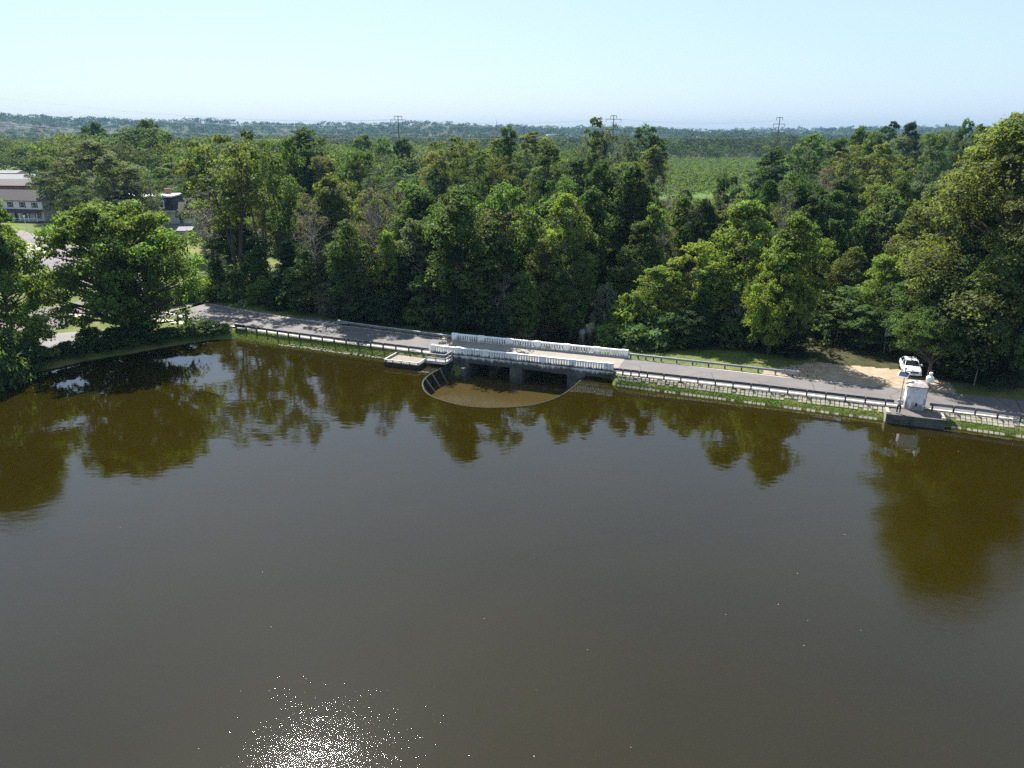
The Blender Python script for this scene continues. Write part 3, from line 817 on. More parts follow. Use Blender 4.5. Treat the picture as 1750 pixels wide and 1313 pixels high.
# ------------------------------------------------------------------ person
def skinned(name, mat, verts, edges, radii, parent, sub=2):
    me = bpy.data.meshes.new(name); me.from_pydata(verts, edges, [])
    o = bpy.data.objects.new(name, me); COL.objects.link(o); o.parent = parent
    md = o.modifiers.new("skin", 'SKIN'); md.use_smooth_shade = True
    for v, r in zip(me.skin_vertices[0].data, radii):
        v.radius = r if isinstance(r, tuple) else (r, r)
        v.use_root = False
    me.skin_vertices[0].data[0].use_root = True
    s_ = o.modifiers.new("smooth", 'SUBSURF'); s_.levels = s_.render_levels = sub
    me.materials.append(mat)
    return o
M['skin'] = plain("skin", (.50, .30, .21), (.44, .26, .18), 6, .55)
pp = D(40.2, -3.45, .925)
man = empty("person", pp, math.atan2(-pp.x, pp.y) * -1 + math.pi, label="person in pale shirt and dark trousers standing by the gauge hut holding a controller", cat="person")
man.rotation_euler.z = math.atan2(pp.x, -pp.y) + math.pi      # local -Y looks towards the pond
man.rotation_euler.z = math.radians(-28)
V_, E_, R_ = [], [], []
def node(p, r, par=None):
    V_.append(p); R_.append(r)
    if par is not None: E_.append((par, len(V_) - 1))
    return len(V_) - 1
pel = node((0, 0, .96), (.135, .10)); sp1 = node((0, .01, 1.14), (.125, .095), pel); ch = node((0, .0, 1.34), (.15, .105), sp1)
nk = node((0, .0, 1.485), .055, ch); hd0 = node((0, -.02, 1.57), .075, nk); hd1 = node((0, -.02, 1.66), (.078, .092), hd0); node((0, -.01, 1.735), .055, hd1)
HANDS = []
for sx in (-1, 1):
    sh = node((sx * .19, 0, 1.41), .055, ch); el = node((sx * .27, -.02, 1.13), .042, sh); wr = node((sx * .15, -.25, 1.12), .028, el)
    pm_ = node((sx * .115, -.315, 1.125), (.034, .02), wr); HANDS.append((sx, Vector(V_[pm_])))
    hp = node((sx * .095, 0, .88), .088, pel); kn = node((sx * .125, -.01, .49), .058, hp); an = node((sx * .14, .02, .09), .040, kn); node((sx * .155, -.13, .045), .036, an)
skinned("body", M['skin'], V_, E_, R_, man)
for sx, p in HANDS:                              # fingers closed round the controller, thumb on top
    for i in range(4):
        b0 = p + Vector((sx * (.022 - .012 * i) , -.02 - .004 * i, -.012 - .012 * i)); ln_ = (.032, .037, .034, .027)[i]
        skinned("finger", M['skin'], [b0, b0 + Vector((-sx * .01, -ln_, -.006)), b0 + Vector((-sx * .034, -ln_ * 1.15, -.004))], [(0, 1), (1, 2)], [.010, .009, .007], man, 1)
    b0 = p + Vector((-sx * .018, -.005, .022))
    skinned("thumb", M['skin'], [b0, b0 + Vector((-sx * .022, -.026, .014)), b0 + Vector((-sx * .03, -.045, .012))], [(0, 1), (1, 2)], [.012, .010, .008], man, 1)
V_, E_, R_ = [], [], []
pel = node((0, 0, .95), (.15, .118)); sp1 = node((0, .01, 1.14), (.145, .115), pel); ch = node((0, 0, 1.34), (.168, .122), sp1); node((0, 0, 1.445), (.075, .07), ch)
for sx in (-1, 1):
    sh = node((sx * .195, 0, 1.41), .073, ch); el = node((sx * .262, -.01, 1.19), .064, sh)
skinned("shirt", plain("pale_shirt", (.52, .54, .60), (.42, .44, .50), 9, .85), V_, E_, R_, man)
V_, E_, R_ = [], [], []
pel = node((0, 0, .95), (.146, .112))
for sx in (-1, 1):
    hp = node((sx * .095, 0, .86), .102, pel); kn = node((sx * .125, -.01, .49), .076, hp); an = node((sx * .14, .015, .07), .064, kn)
skinned("trousers", plain("dark_trousers", (.022, .026, .045), (.015, .018, .03), 9, .85), V_, E_, R_, man)
for sx in (-1, 1):
    skinned("shoe", M['black'], [(sx * .14, .05, .045), (sx * .15, -.06, .04), (sx * .16, -.17, .03)], [(0, 1), (1, 2)], [.042, .044, .034], man, 1)
skinned("hair", plain("dark_hair", (.018, .014, .011), None, 9, .7), [(0, .015, 1.66), (0, .01, 1.72), (0, -.02, 1.76)], [(0, 1), (1, 2)], [(.083, .085), (.085, .09), (.062, .07)], man)
fm = MB()
for sx in (-1, 1): fm.lathe((sx * .03, -.112, 1.655), [(.006, -.006), (.011, 0), (.006, .006)], 6)
fm.build("eye", M['black'], man)
skinned("nose", M['skin'], [(0, -.10, 1.645), (0, -.122, 1.615)], [(0, 1)], [.010, .016], man, 1)
MB().box(-.026, .026, -.108, -.098, 1.573, 1.583).build("mouth", plain("lips", (.32, .14, .11)), man)
for sx in (-1, 1): skinned("ear", M['skin'], [(sx * .080, -.01, 1.655), (sx * .088, 0, 1.62)], [(0, 1)], [.014, .012], man, 1)
rc = empty("controller", D(40.2, -3.45, .925), man.rotation_euler.z, label="small grey remote controller held in both hands by the person", cat="controller")
MB().bbox(-.10, .10, -.40, -.33, 1.10, 1.145, .012).build("case", plain("controller_grey", (.35, .35, .36)), rc)
MB().box(-.075, .075, -.415, -.402, 1.135, 1.22).build("screen", M['black'], rc)

# ------------------------------------------------------------------ parked car
hd = Vector((-.33, -.944, 0))
cc = Vector((46.15, 79.9, 0)) - hd * 2.35
cz = h1(cc.x, cc.y) + .02
car = empty("parked_car", (cc.x, cc.y, cz), math.atan2(hd.y, hd.x),  label="white car parked nose out on the dirt pull-off under the trees", cat="car")
M['car_paint'] = plain("white_car_paint", (.78, .79, .80), (.76, .77, .78), 1, .25, spec=.6)
M['glass'] = plain("dark_glass", (.02, .024, .028), (.015, .018, .02), 1, .06, spec=.8)
M['chrome'] = plain("trim_metal", (.55, .56, .58), None, 2, .25, .8)
# body sections: x, half width, bottom, sill, belt, top-of-panel
secs = [(2.34, .62, .40, .50, .60, .62), (2.28, .78, .28, .40, .68, .72), (2.05, .86, .22, .36, .76, .80), (1.5, .90, .20, .34, .82, .88), (.95, .91, .20, .34, .88, .96),
        (.1, .92, .20, .34, .93, .97), (-.9, .92, .20, .34, .95, .98), (-1.6, .90, .22, .36, .96, 1.0), (-2.1, .86, .26, .42, .92, .98), (-2.3, .78, .34, .48, .86, .90), (-2.36, .66, .42, .52, .74, .76)]
vs, fs = [], []
for x, w, z0, z1, z2, z3 in secs:
    half = [(0, z0), (w * .82, z0), (w, z1), (w * 1.01, (z1 + z2) / 2), (w * .97, z2), (w * .80, z3), (0, z3 + .025)]
    ring = half + [(-y, z) for y, z in half[-2:0:-1]]
    vs += [(x, y, z) for y, z in ring]
k = 12
for i in range(len(secs) - 1):
    for j in range(k): fs.append((i * k + j, i * k + (j + 1) % k, (i + 1) * k + (j + 1) % k, (i + 1) * k + j))
fs += [tuple(range(k))[::-1], tuple(range((len(secs) - 1) * k, len(secs) * k))]
car.scale = (1.02, 1.04, 1.13)
body = MB(); body.add(vs, fs)
body.build("body", M['car_paint'], car, True)
def quad_box(corners, th, name, mat, parent=car):
    a, c, d_, e = [Vector(p) for p in corners]; n_ = (c - a).cross(e - a).normalized() * th
    m = MB(); m.hexa([a, c, d_, e, a + n_, c + n_, d_ + n_, e + n_]); return m.build(name, mat, parent)
rf = MB(); rf.hexa([(.35, -.60, 1.36), (.35, .60, 1.36), (-1.05, .60, 1.38), (-1.05, -.60, 1.38), (.22, -.54, 1.44), (.22, .54, 1.44), (-.95, .54, 1.46), (-.95, -.54, 1.46)])
for sy in (-1, 1):
    rf.bar((1.05, sy * .75, .96), (.33, sy * .60, 1.40), .06); rf.bar((-.25, sy * .84, .96), (-.25, sy * .60, 1.40), .07); rf.bar((-1.75, sy * .74, .99), (-1.03, sy * .60, 1.40), .09)
rf.build("roof", M['car_paint'], car)
quad_box([(1.03, -.72, .97), (1.03, .72, .97), (.36, .575, 1.375), (.36, -.575, 1.375)], -.02, "windscreen", M['glass'])
quad_box([(-1.72, .70, 1.0), (-1.72, -.70, 1.0), (-1.06, -.575, 1.385), (-1.06, .575, 1.385)], -.02, "rear_window", M['glass'])
for sy in (-1, 1):
    quad_box([(1.0, sy * .80, .965), (-1.68, sy * .80, .985), (-1.05, sy * .605, 1.385), (.34, sy * .605, 1.375)], .02 * sy, "side_window", M['glass'])
    MB().bbox(.62, .84, sy * .98 - .10, sy * .98 + .10, .98, 1.13, .03).build("wing_mirror", M['car_paint'], car)
    MB().hexa([(2.30, sy * .74 - .14, .56), (2.30, sy * .74 + .06, .56), (2.05, sy * .80 + .07, .58), (2.05, sy * .74 - .14, .58), (2.27, sy * .74 - .14, .71), (2.24, sy * .74 + .06, .71), (2.02, sy * .80 + .07, .735), (2.02, sy * .74 - .14, .735)]).build("headlight", M['chrome'], car)
    for x in (1.42, -1.42):
        w = empty("wheel", (x, sy * .82, .33), 0); w.parent = car
        c_ = lambda p, sy=sy: Vector((p.x, -p.z * sy, p.y)) if False else p
        ty = MB().lathe((0, 0, 0), [(.23, -.11), (.31, -.11), (.33, -.07), (.33, .07), (.31, .11), (.23, .11)], 22)
        ty.v = [(a, c, b_) for a, b_, c in ty.v]; ty.build("tyre", M['black'], w)
        ri = MB().lathe((0, 0, 0), [(.225, -.10), (.225, .10), (.12, .085), (.05, .10)], 14)
        ri.v = [(a, c * sy, b_) for a, b_, c in ri.v]; ri.build("rim", M['chrome'], w)
MB().bbox(2.20, 2.362, -.50, .50, .53, .70, .02).build("grille", M['black'], car)
MB().bbox(2.20, 2.42, -.84, .84, .36, .50, .03).build("bumper", M['car_paint'], car)
MB().box(2.422, 2.432, -.17, .17, .37, .49).build("number_plate", M['paint'], car)

# ------------------------------------------------------------------ houses
M['siding'] = plain("white_siding", (.62, .62, .60), (.54, .54, .52), 1.5, .7)
M['shingle'] = plain("brown_shingles", (.050, .041, .041), (.034, .029, .029), 2.0, .85)
M['brown_roof'] = plain("brown_roof", (.085, .073, .072), (.06, .052, .052), 1.5, .85)
M['blue_shingle'] = plain("slate_blue_shingles", (.040, .046, .060), (.026, .03, .042), 2.0, .8)
M['tan_shingle'] = plain("tan_shingles", (.15, .115, .10), (.11, .085, .075), 2.0, .85)
M['grey_roof'] = plain("grey_roof", (.16, .165, .18), (.12, .12, .13), 1, .8)
M['white_roof'] = plain("white_membrane", (.72, .73, .74), (.62, .63, .64), 1, .7)
M['brick'] = plain("brick", (.26, .13, .09), (.17, .09, .065), 3, .85)
def window(parent, x, z, w, h, y=0.0, shutters=None, face=-1):
    f = MB()
    for a in ((-w / 2 - .07, -w / 2, z - .07, z + h + .07), (w / 2, w / 2 + .07, z - .07, z + h + .07), (-w / 2, w / 2, z - .07, z), (-w / 2, w / 2, z + h, z + h + .07), (-w / 2, w / 2, z + h / 2 - .03, z + h / 2 + .03)):
        f.box(x + a[0], x + a[1], y - .06, y - .003, a[2], a[3])
    o = f.build("window", M['parapet_clean'], parent)
    MB().box(x - w / 2, x + w / 2, y - .03, y - .004, z, z + h).build("pane", M['glass'], o)
    if shutters:
        for sx in (-1, 1): MB().box(x + sx * (w / 2 + .27) - .17, x + sx * (w / 2 + .27) + .17, y - .05, y - .005, z - .05, z + h + .05).build("shutter", shutters, o)
def house(name, loc, rz, wx, dy, hw, roof, rise, mats, label, eave=.45, cat="house"):
    r = empty(name, loc, rz, label=label, cat=cat)
    MB().box(-wx / 2, wx / 2, 0, dy, -1.0, hw).build("wall", mats[0], r)
    m = MB(); e = eave
    if roof == 'gable':                           # ridge along x
        zt = hw + rise; z0 = hw - e * rise / (dy / 2)
        for sgn, ya, yb in ((1, -e, dy / 2), (-1, dy + e, dy / 2)):
            m.hexa([(-wx / 2 - .3, ya, z0), (wx / 2 + .3, ya, z0), (wx / 2 + .3, yb, zt), (-wx / 2 - .3, yb, zt), (-wx / 2 - .3, ya, z0 + .18), (wx / 2 + .3, ya, z0 + .18), (wx / 2 + .3, yb, zt + .18), (-wx / 2 - .3, yb, zt + .18)])
        rf = m.build("roof", mats[1], r)
        g = MB()
        for x in (-wx / 2 + .002, wx / 2 - .002): g.add([(x, 0.01, hw), (x, dy - .01, hw), (x, dy / 2, zt - .02)], [(0, 1, 2)])
        g.build("gable", mats[0], r)
    elif roof == 'flat':
        m.box(-wx / 2 - .25, wx / 2 + .25, -.25, dy + .25, hw + .002, hw + rise); rf = m.build("roof", mats[1], r)
    return r
p = Vector((*at_y(72, 343, 222)[:1], 222, 0)); hz = 2.25
h1_ = house("two_storey_house", (p.x - 9.6, 224.2, hz), math.radians(-13), 19.0, 8.5, 6.2, 'gable', 2.5, (M['siding'], M['shingle']), "white two-storey house with brown gable roof, black shutters and a long porch")
for x in (-6.9, -1.9, 2.5, 6.8): window(h1_, x, 4.1, 1.25, 1.5, 0, M['black'])
for x in (-5.2, 3.2, 7.4): window(h1_, x, 1.0, 1.3, 1.6, 0, M['black'])
dr = MB().box(-1.0, .0, -.05, -.004, .35, 2.5).build("door", M['shingle'], h1_); MB().box(-.14, -.08, -.09, -.052, 1.35, 1.5).build("handle", M['chrome'], dr)
pr = MB(); pr.hexa([(-9.6, -2.6, 2.75), (9.6, -2.6, 2.75), (9.6, -.003, 3.45), (-9.6, -.003, 3.45), (-9.6, -2.6, 2.9), (9.6, -2.6, 2.9), (9.6, -.003, 3.62), (-9.6, -.003, 3.62)])
pr.box(-9.5, 9.5, -2.5, -.005, -.8, .28)
po = pr.build("porch", M['shingle'], h1_)
for x in (-9.2, -6, -3, 0, 3.1, 6.2, 9.2): MB().bar((x, -2.35, .28), (x, -2.35, 2.76), .16).build("post", M['parapet_clean'], po)
m = MB()
for x0, x1 in ((-9.1, -3.1), (.2, 9.1)): m.bar((x0, -2.35, 1.15), (x1, -2.35, 1.15), .07); m.bar((x0, -2.35, .45), (x1, -2.35, .45), .06)
m.build("railing", M['parapet_clean'], po)
lp = empty("lamp_post", (at_y(45, 389, 200)[0], 200, h1(at_y(45, 389, 200)[0], 200)), 0, label="slim white lamp post on the lawn before the porch", cat="lamp post")
MB().tube([(0, 0, -.3), (0, 0, 3.6)], [.07, .05], 8).build("pole", M['parapet_clean'], lp)
MB().lathe((0, 0, 3.6), [(.08, 0), (.16, .08), (.2, .38), (.05, .5)], 8).build("lantern", M['white_roof'], lp)

x2 = at_y(297, 361, 184)[0]
h2_ = house("mansard_house", (x2 - 7.0, 183.5, 2.3), math.radians(7), 14.0, 9.5, 7.0, None, 0, (M['siding'],), "old white house with slate blue mansard roof half hidden behind the oak")
m = MB(); a, c, i = 7.25, .25, .75
m.hexa([(-a, -.25, 7.0), (a, -.25, 7.0), (a, 9.75, 7.0), (-a, 9.75, 7.0), (-a + i, -.25 + i, 10.2), (a - i, -.25 + i, 10.2), (a - i, 9.75 - i, 10.2), (-a + i, 9.75 - i, 10.2)])
rf = m.build("roof", M['blue_shingle'], h2_)
MB().bbox(-a + .45, a - .45, .2, 9.3, 10.202, 10.55, .03).build("roof_edge", M['white_roof'], rf)
MB().box(-a - .12, a + .12, -.40, -.253, 6.86, 7.06).build("gutter", M['parapet_clean'], rf)
MB().box(3.2, 4.6, 6.8, 8.0, 10.2, 11.9).build("chimney", M['brick'], rf)
for x in (-3.5, 1.0, 4.3):
    d = MB().box(x - .62, x + .62, -.2, .6, 7.6, 9.6).build("dormer", M['parapet_clean'], rf)
    window(h2_, x, 7.95, .72, 1.3, -.2)
for x in (-4.5, 4.6): window(h2_, x, 4.4, 1.1, 1.7, 0, M['black'])
for x in (-4.5, 3.2): window(h2_, x, 1.0, 1.1, 1.6, 0)
ex = MB(); ex.box(5.0, 11.6, -5.2, -.004, -1, 2.7); ex.box(7.004, 11.2, -.003, 7.5, -1, 5.6)
w_ = ex.build("extension", M['siding'], h2_)
m = MB(); m.hexa([(4.8, -5.5, 2.62), (12.0, -5.5, 2.62), (12.0, .0, 3.7), (4.8, -.005, 3.7), (4.8, -5.5, 2.8), (12.0, -5.5, 2.8), (12.0, 0, 3.9), (4.8, -.005, 3.9)])
m.build("extension_roof", M['grey_roof'], h2_)
m = MB(); m.hexa([(7.1, -.3, 5.5), (11.5, -.3, 5.5), (11.5, 3.6, 8.6), (7.1, 3.6, 8.6), (7.1, -.3, 5.7), (11.5, -.3, 5.7), (11.5, 3.6, 8.8), (7.1, 3.6, 8.8)])
m.hexa([(7.1, 7.8, 5.5), (7.1, 3.605, 8.6), (11.5, 3.605, 8.6), (11.5, 7.8, 5.5), (7.1, 7.8, 5.7), (7.1, 3.605, 8.8), (11.5, 3.605, 8.8), (11.5, 7.8, 5.7)])
m.build("wing_roof", M['tan_shingle'], h2_)
window(h2_, 8.4, 3.9, .95, 1.5, -.003); window(h2_, 6.0, .9, .8, 1.2, -5.2); window(h2_, 9.6, .9, 1.0, 1.2, -5.2)

def far_house(px, py_top, y, wx, dy, hw, rise, mats, label, rz=0., roof='gable', name="house", win=3, cat="house"):
    x, zt = at_y(px, py_top, y)
    z = zt - hw - rise
    r = house(name, (x, y, z), rz, wx, dy, hw, roof, rise, mats, label, cat=cat)
    for k in range(win): window(r, (k + .5) / win * wx - wx / 2, hw * .35, 1.2, 1.3, 0)
    return r
far_house(292, 327, 232, 13, 9, 5.5, 2.8, (M['brick'], M['tan_shingle']), "brick house with tan gable roof behind the mansard house", .5)
far_house(272, 318, 262, 11, 9, 5.5, 2.6, (M['siding'], M['grey_roof']), "pale house with grey roof further behind the mansard house", -.3)
far_house(6, 309, 300, 30, 16, 4.5, 1.9, (M['brick'], M['brown_roof']), "long low building with brown roof behind the two-storey house", -.1)
far_house(12, 300, 345, 22, 14, 4.5, 1.6, (M['siding'], M['grey_roof']), "grey-roofed long building above the brown-roofed one", -.15)
far_house(-8, 293, 390, 20, 12, 3.5, 1.0, (M['siding'], M['grey_roof']), "pale grey-roofed shed at the top of the row of roofs", .1, cat="shed", name="shed", win=2)
far_house(38, 299, 380, 9, 7, 2.8, 1.0, (M['siding'], M['white_roof']), "small white-roofed garage beside the row of low roofs", .4, cat="garage", name="garage", win=1)
far_house(957, 230, 1900, 60, 30, 8, 3, (M['siding'], M['white_roof']), "tiny white farm building on the hazy skyline beyond the woods", .1, 'flat', "farm_building", 0, "farm building")
far_house(972, 250, 1000, 9, 6, 3.2, 1.2, (M['siding'], M['white_roof']), "small white shed glinting in the far field beyond the wood", .2, cat="shed", name="shed", win=1)
def small_car(px, py, col, label, rz):
    y = 205; x, _ = at_y(px, py, y); z = h1(x, y)
    r = empty("parked_car", (x, y, z), rz, label=label, cat="car")
    b = MB().bbox(-2.1, 2.1, -.85, .85, .3, .95, .12).bbox(-1.2, .9, -.75, .75, .952, 1.5, .25); b.build("body", col, r)
    for x_ in (-1.3, 1.3):
        for y_ in (-.82, .82):
            w = MB().lathe((0, 0, 0), [(.32, -.1), (.32, .1)], 12); w.v = [(x_ + a, y_ + c, .32 + b_) for a, b_, c in w.v]; w.build("wheel", M['black'], r)
small_car(427, 372, M['car_paint'], "small white car far behind the tall olive trees near the houses", .3)

# ------------------------------------------------------------------ utility poles, pylons, wires, mast, water tower
x, zt = at_y(294, 289, 212); z0 = h1(x, 212)
up = empty("utility_pole", (x, 212, z0), .2, label="weathered utility pole with crossarm rising behind the mansard house", cat="utility pole")
MB().tube([(0, 0, -.5), (0, 0, zt - z0)], [.17, .12], 8).build("pole", M['grey_bark'], up)
for dz in (2.6, 4.6): MB().bar((-2.4 if dz < 3 else -1.6, 0, zt - z0 - dz), (2.4 if dz < 3 else 1.6, 0, zt - z0 - dz), .14, .16).build("crossarm", M['grey_bark'], up)
M['steel'] = plain("dark_steel", (.09, .085, .085), (.06, .058, .06), 2, .7, .3)
def pylon(px, py, y, arms, label, r0=.58, rz=0.2):
    x, zt = at_y(px, py, y); z0 = h1(x, y); hh = zt - z0
    r = empty("power_pylon", (x, y, z0), rz, label=label, cat="pylon", group="transmission pylons on the skyline")
    MB().tube([(0, 0, -1), (0, 0, hh)], [r0 * 1.2, r0 * .55], 10).build("pole", M['steel'], r)
    tips = []
    for dz, w in arms:
        a = MB().bar((-w, 0, hh - dz), (w, 0, hh - dz), .38, .45).build("crossarm", M['steel'], r)
        for sx in (-1, 1):
            MB().tube([(sx * w * .95, 0, hh - dz - .3), (sx * w * .95, 0, hh - dz - 2.6)], .22, 6).build("insulator", M['steel'], a)
            q = Vector((sx * w * .95 * math.cos(rz), sx * w * .95 * math.sin(rz), hh - dz - 2.6)); tips.append(Vector((x, y, z0)) + q)
    return tips
t0 = pylon(680, 198, 700, ((.5, 3.6), (3.6, 7.0), (14.5, 7.8)), "tallest dark monopole pylon above the dark round tree on the houses' side")
t1 = pylon(1049, 197, 760, ((.5, 3.2), (3.8, 8.0), (13.5, 8.0)), "pylon top showing between the slim trees in the middle of the skyline")
t2 = pylon(1333, 200, 720, ((.5, 3.6), (6.2, 6.6), (14.0, 7.6)), "dark monopole pylon on the skyline beyond the crop field", rz=.35)
t3 = None if True else pylon(1577, 203, 900, ((.5, 6), (5, 6)), "faint far pylon tip peeping over the woods near the tallest tree", .5)
tl = [Vector((-372, 440, 42)) + Vector((dx, 0, dz)) for dx, dz in ((-3.4, 15), (3.4, 15), (-6.6, 9), (6.6, 9), (-7.4, -1), (7.4, -1))]
M['wire'] = plain("aluminium_wire", (.30, .31, .33), (.28, .29, .31), 1, .6, .2)
def wires(A, B, sag, tops, r=.05):
    for i, (a, c) in enumerate(zip(A, B)):
        pts = [a.lerp(c, u / 24) - Vector((0, 0, sag * 4 * (u / 24) * (1 - u / 24))) for u in range(25)]
        MB().tube(pts, r, 4, False).build("power_line", M['wire'], label=tops, cat="power line", group="transmission wires on the skyline")
wires(tl, t0, 9, "thin pale transmission wire sagging across the wooded hills on the houses' side")
wires(t0, t1, 4, "thin transmission wire in the sky between the pylons", .045); wires(t1, t2, 3.5, "thin transmission wire in the sky between the pylons", .045)
x, zt = at_y(895, 215, 2600); z0 = h1(x, 2600)
wt = empty("water_tower", (x, 2600, z0), 0, label="tiny pale water tower on the distant skyline", cat="water tower")
MB().tube([(0, 0, -2), (0, 0, zt - z0 - 8)], [3, 2.2], 10).build("stem", M['steel'], wt)
MB().lathe((0, 0, zt - z0 - 9), [(2.4, 0), (9, 3.5), (10.5, 6), (8.5, 8), (2, 9)], 18).build("tank", M['steel'], wt, True)
x, zt = at_y(849, 208, 1500); z0 = h1(x, 1500)
ma = empty("radio_mast", (x, 1500, z0), 0, label="hair-thin radio mast on the skyline beside the water tower", cat="mast")
MB().tube([(0, 0, -1), (0, 0, zt - z0)], [.7, .45], 6).build("lattice_shaft", M['steel'], ma)
MB().tube([(0, 0, zt - z0), (0, 0, zt - z0 + 4)], .2, 5).build("antenna", M['steel'], ma)
# ------------------------------------------------------------------ trees: prototypes
def leaf_quads(P, N, S, r):
    n = len(P)
    rnd = r.normal(size=(n, 3)); U = np.cross(N, rnd); U /= np.linalg.norm(U, axis=1, keepdims=True) + 1e-9
    V = np.cross(N, U); V /= np.linalg.norm(V, axis=1, keepdims=True) + 1e-9
    a = (S * r.uniform(.42, .62, n))[:, None]; b = (S * r.uniform(.26, .42, n))[:, None]
    fold = N * (S * r.uniform(.05, .2, n))[:, None]
    return np.stack([P - U * a, P - V * b + fold, P + U * a, P + V * b + fold], 1).reshape(-1, 3)
def unit(r, n):
    v = r.normal(size=(n, 3)); return v / np.linalg.norm(v, axis=1, keepdims=True)
def crown_leaves(C, R, r, subs, per, leaf, flat=.8, sub_r=.36):
    """C, R: lobe centres and radii; every lobe carries SUBS sprays on its skin, every spray PER leaf blades"""
    L = len(C)
    d = unit(r, L * subs); d[:, 2] = np.where(d[:, 2] < -.3, -d[:, 2] * .6, d[:, 2]); d /= np.linalg.norm(d, axis=1, keepdims=True)
    rad = np.repeat(R, subs) * r.uniform(.62, 1.05, L * subs)
    sc = np.repeat(C, subs, 0) + d * rad[:, None] * np.array([1, 1, flat])
    sr = np.repeat(R, subs) * sub_r * r.uniform(.6, 1.35, L * subs)
    n = L * subs * per
    q = unit(r, n) * (r.uniform(0, 1, n) ** .4)[:, None]
    P = np.repeat(sc, per, 0) + q * np.repeat(sr, per)[:, None] * np.array([1, 1, .62])
    N = np.repeat(d, per, 0) * .7 + q * .45 + r.normal(size=(n, 3)) * .55 + np.array([0, 0, .35])
    N /= np.linalg.norm(N, axis=1, keepdims=True) + 1e-9
    S = leaf * r.uniform(.6, 1.35, n)
    lv = np.clip(np.repeat(np.repeat(r.normal(.5, .16, L), subs) + r.normal(0, .16, L * subs), per) + r.normal(0, .16, n), 0, 1)
    return P, N, S, lv
def profile(shape, u):                            # relative crown radius at relative height u
    if shape == 'spread': return math.sqrt(max(0, 1 - ((u - .42) / .60) ** 2))
    if shape == 'round': return math.sqrt(max(0, 1 - ((u - .5) / .53) ** 2))
    if shape == 'oval': return (math.sin(math.pi * min(1, u * .93 + .06)) ** .65)
    if shape == 'cone': return max(.05, (1 - u) ** .8) * (1 if u > .1 else .8)
    if shape == 'vase': return .25 + .75 * math.sqrt(max(0, min(1, u * 1.25))) if u < .8 else math.sqrt(max(0, 1 - ((u - .8) / .22) ** 2)) 
    if shape == 'column': return .75 + .25 * math.sin(u * 9)
    if shape == 'dome': return math.sqrt(max(0, 1 - u * u * .96))
    return 1
PROTO = {}
def make_proto(key, seed, Hh, Rr, base, shape, lobes, lobe_r, subs, per, leaf, trunk_r, limb=1.0, shell=.55, multi=1, dead=0, flat=.8, lean=0, bark='bark', sub_r=.36):
    r = np.random.default_rng(seed); rd = random.Random(seed)
    C, R = [], []
    k = 0
    asym = [rd.uniform(.78, 1.12) for _ in range(8)]
    while len(C) < lobes and k < lobes * 40:
        k += 1
        u = rd.random() ** .9; th = rd.uniform(0, 2 * math.pi)
        a8 = th / (2 * math.pi) * 8; i8 = int(a8) % 8; am = asym[i8] + (asym[(i8 + 1) % 8] - asym[i8]) * (a8 - int(a8))
        rr = profile(shape, u) * am * max(0.2, Rr - lobe_r * .7) * (shell + (1 - shell) * rd.random() ** .5) if rd.random() < .8 else profile(shape, u) * Rr * rd.random() * .6
        z = Hh * base + u * (Hh * (1 - base) - lobe_r * .75)
        c = np.array([rr * math.cos(th) + lean * z / Hh, rr * math.sin(th), z])
        lr = lobe_r * rd.uniform(.65, 1.3) * (1 if u < .8 else .8)
        if any(np.linalg.norm((c - c2) * (1, 1, 1.15)) < .62 * min(lr, r2) for c2, r2 in zip(C, R)): continue
        C.append(c); R.append(lr)
    C = np.array(C); R = np.array(R)
    cov = np.ones(len(C), bool)
    if dead: cov = r.uniform(0, 1, len(C)) > dead
    tm = MB()
    stems = []
    for s_ in range(multi):
        a = 2 * math.pi * s_ / max(multi, 1) + rd.random(); sp_ = 0 if multi == 1 else Rr * .42
        top = Hh * (base + (1 - base) * (.62 if shape != 'spread' else .45))
        pts = []
        for j in range(7):
            f = j / 6
            w = math.sin(f * 5 + seed + s_) * .12 * trunk_r * 4
            pts.append(Vector((math.cos(a) * sp_ * f ** 1.2 + w + lean * f * .7, math.sin(a) * sp_ * f ** 1.2 + w * .6, -.4 + (top + .4) * f)))
        tr = trunk_r / (multi ** .5)
        rad = [tr * (1.35 if j == 0 else 1.0) * (1 - .72 * j / 6) for j in range(7)]
        tm.tube(pts, rad, 8); stems.append((pts, rad))
    for c, lr in zip(C, R):                       # a limb from the nearest stem to every lobe
        pts, rad = min(stems, key=lambda q: (q[0][3] - Vector(c)).length)
        cz_ = float(c[2]); d = math.hypot(c[0], c[1])
        zt = max(Hh * .10, min(cz_ - d * rd.uniform(.35, .7), pts[-1].z * .96))
        f = min(max((zt + .4) / (pts[-1].z + .4), 0.05), .98); i = min(int(f * 6), 5)
        b0 = pts[i].lerp(pts[i + 1], f * 6 - i); r0 = (rad[i] + (rad[i + 1] - rad[i]) * (f * 6 - i))
        e = Vector(c); md = b0.lerp(e, .5) + Vector((rd.uniform(-.3, .3), rd.uniform(-.3, .3), .12 * d * rd.random()))
        r1 = min(r0 * .62, trunk_r * .36) * limb
        tm.tube([b0, md, e], [r1, r1 * .62, r1 * .22], 5, False)
        if dead:                                   # bare twigs
            for _ in range(5):
                q = Vector(unit(r, 1)[0]) * lr * rd.uniform(.8, 1.6); q.z = abs(q.z) * .8
                tm.tube([e, e + q * .5 + Vector((0, 0, .1)), e + q], [r1 * .28, r1 * .2, r1 * .06], 3, False)
                for _ in range(2):
                    q2 = q * .5 + Vector(unit(r, 1)[0]) * lr * .6
                    tm.tube([e + q * .5, e + q2], [r1 * .13, r1 * .05], 3, False)
    tme = bpy.data.meshes.new("trunk"); tme.from_pydata(tm.v, [], tm.f); tme.update()
    tme.polygons.foreach_set("use_smooth", [True] * len(tme.polygons)); tme.materials.append(M[bark])
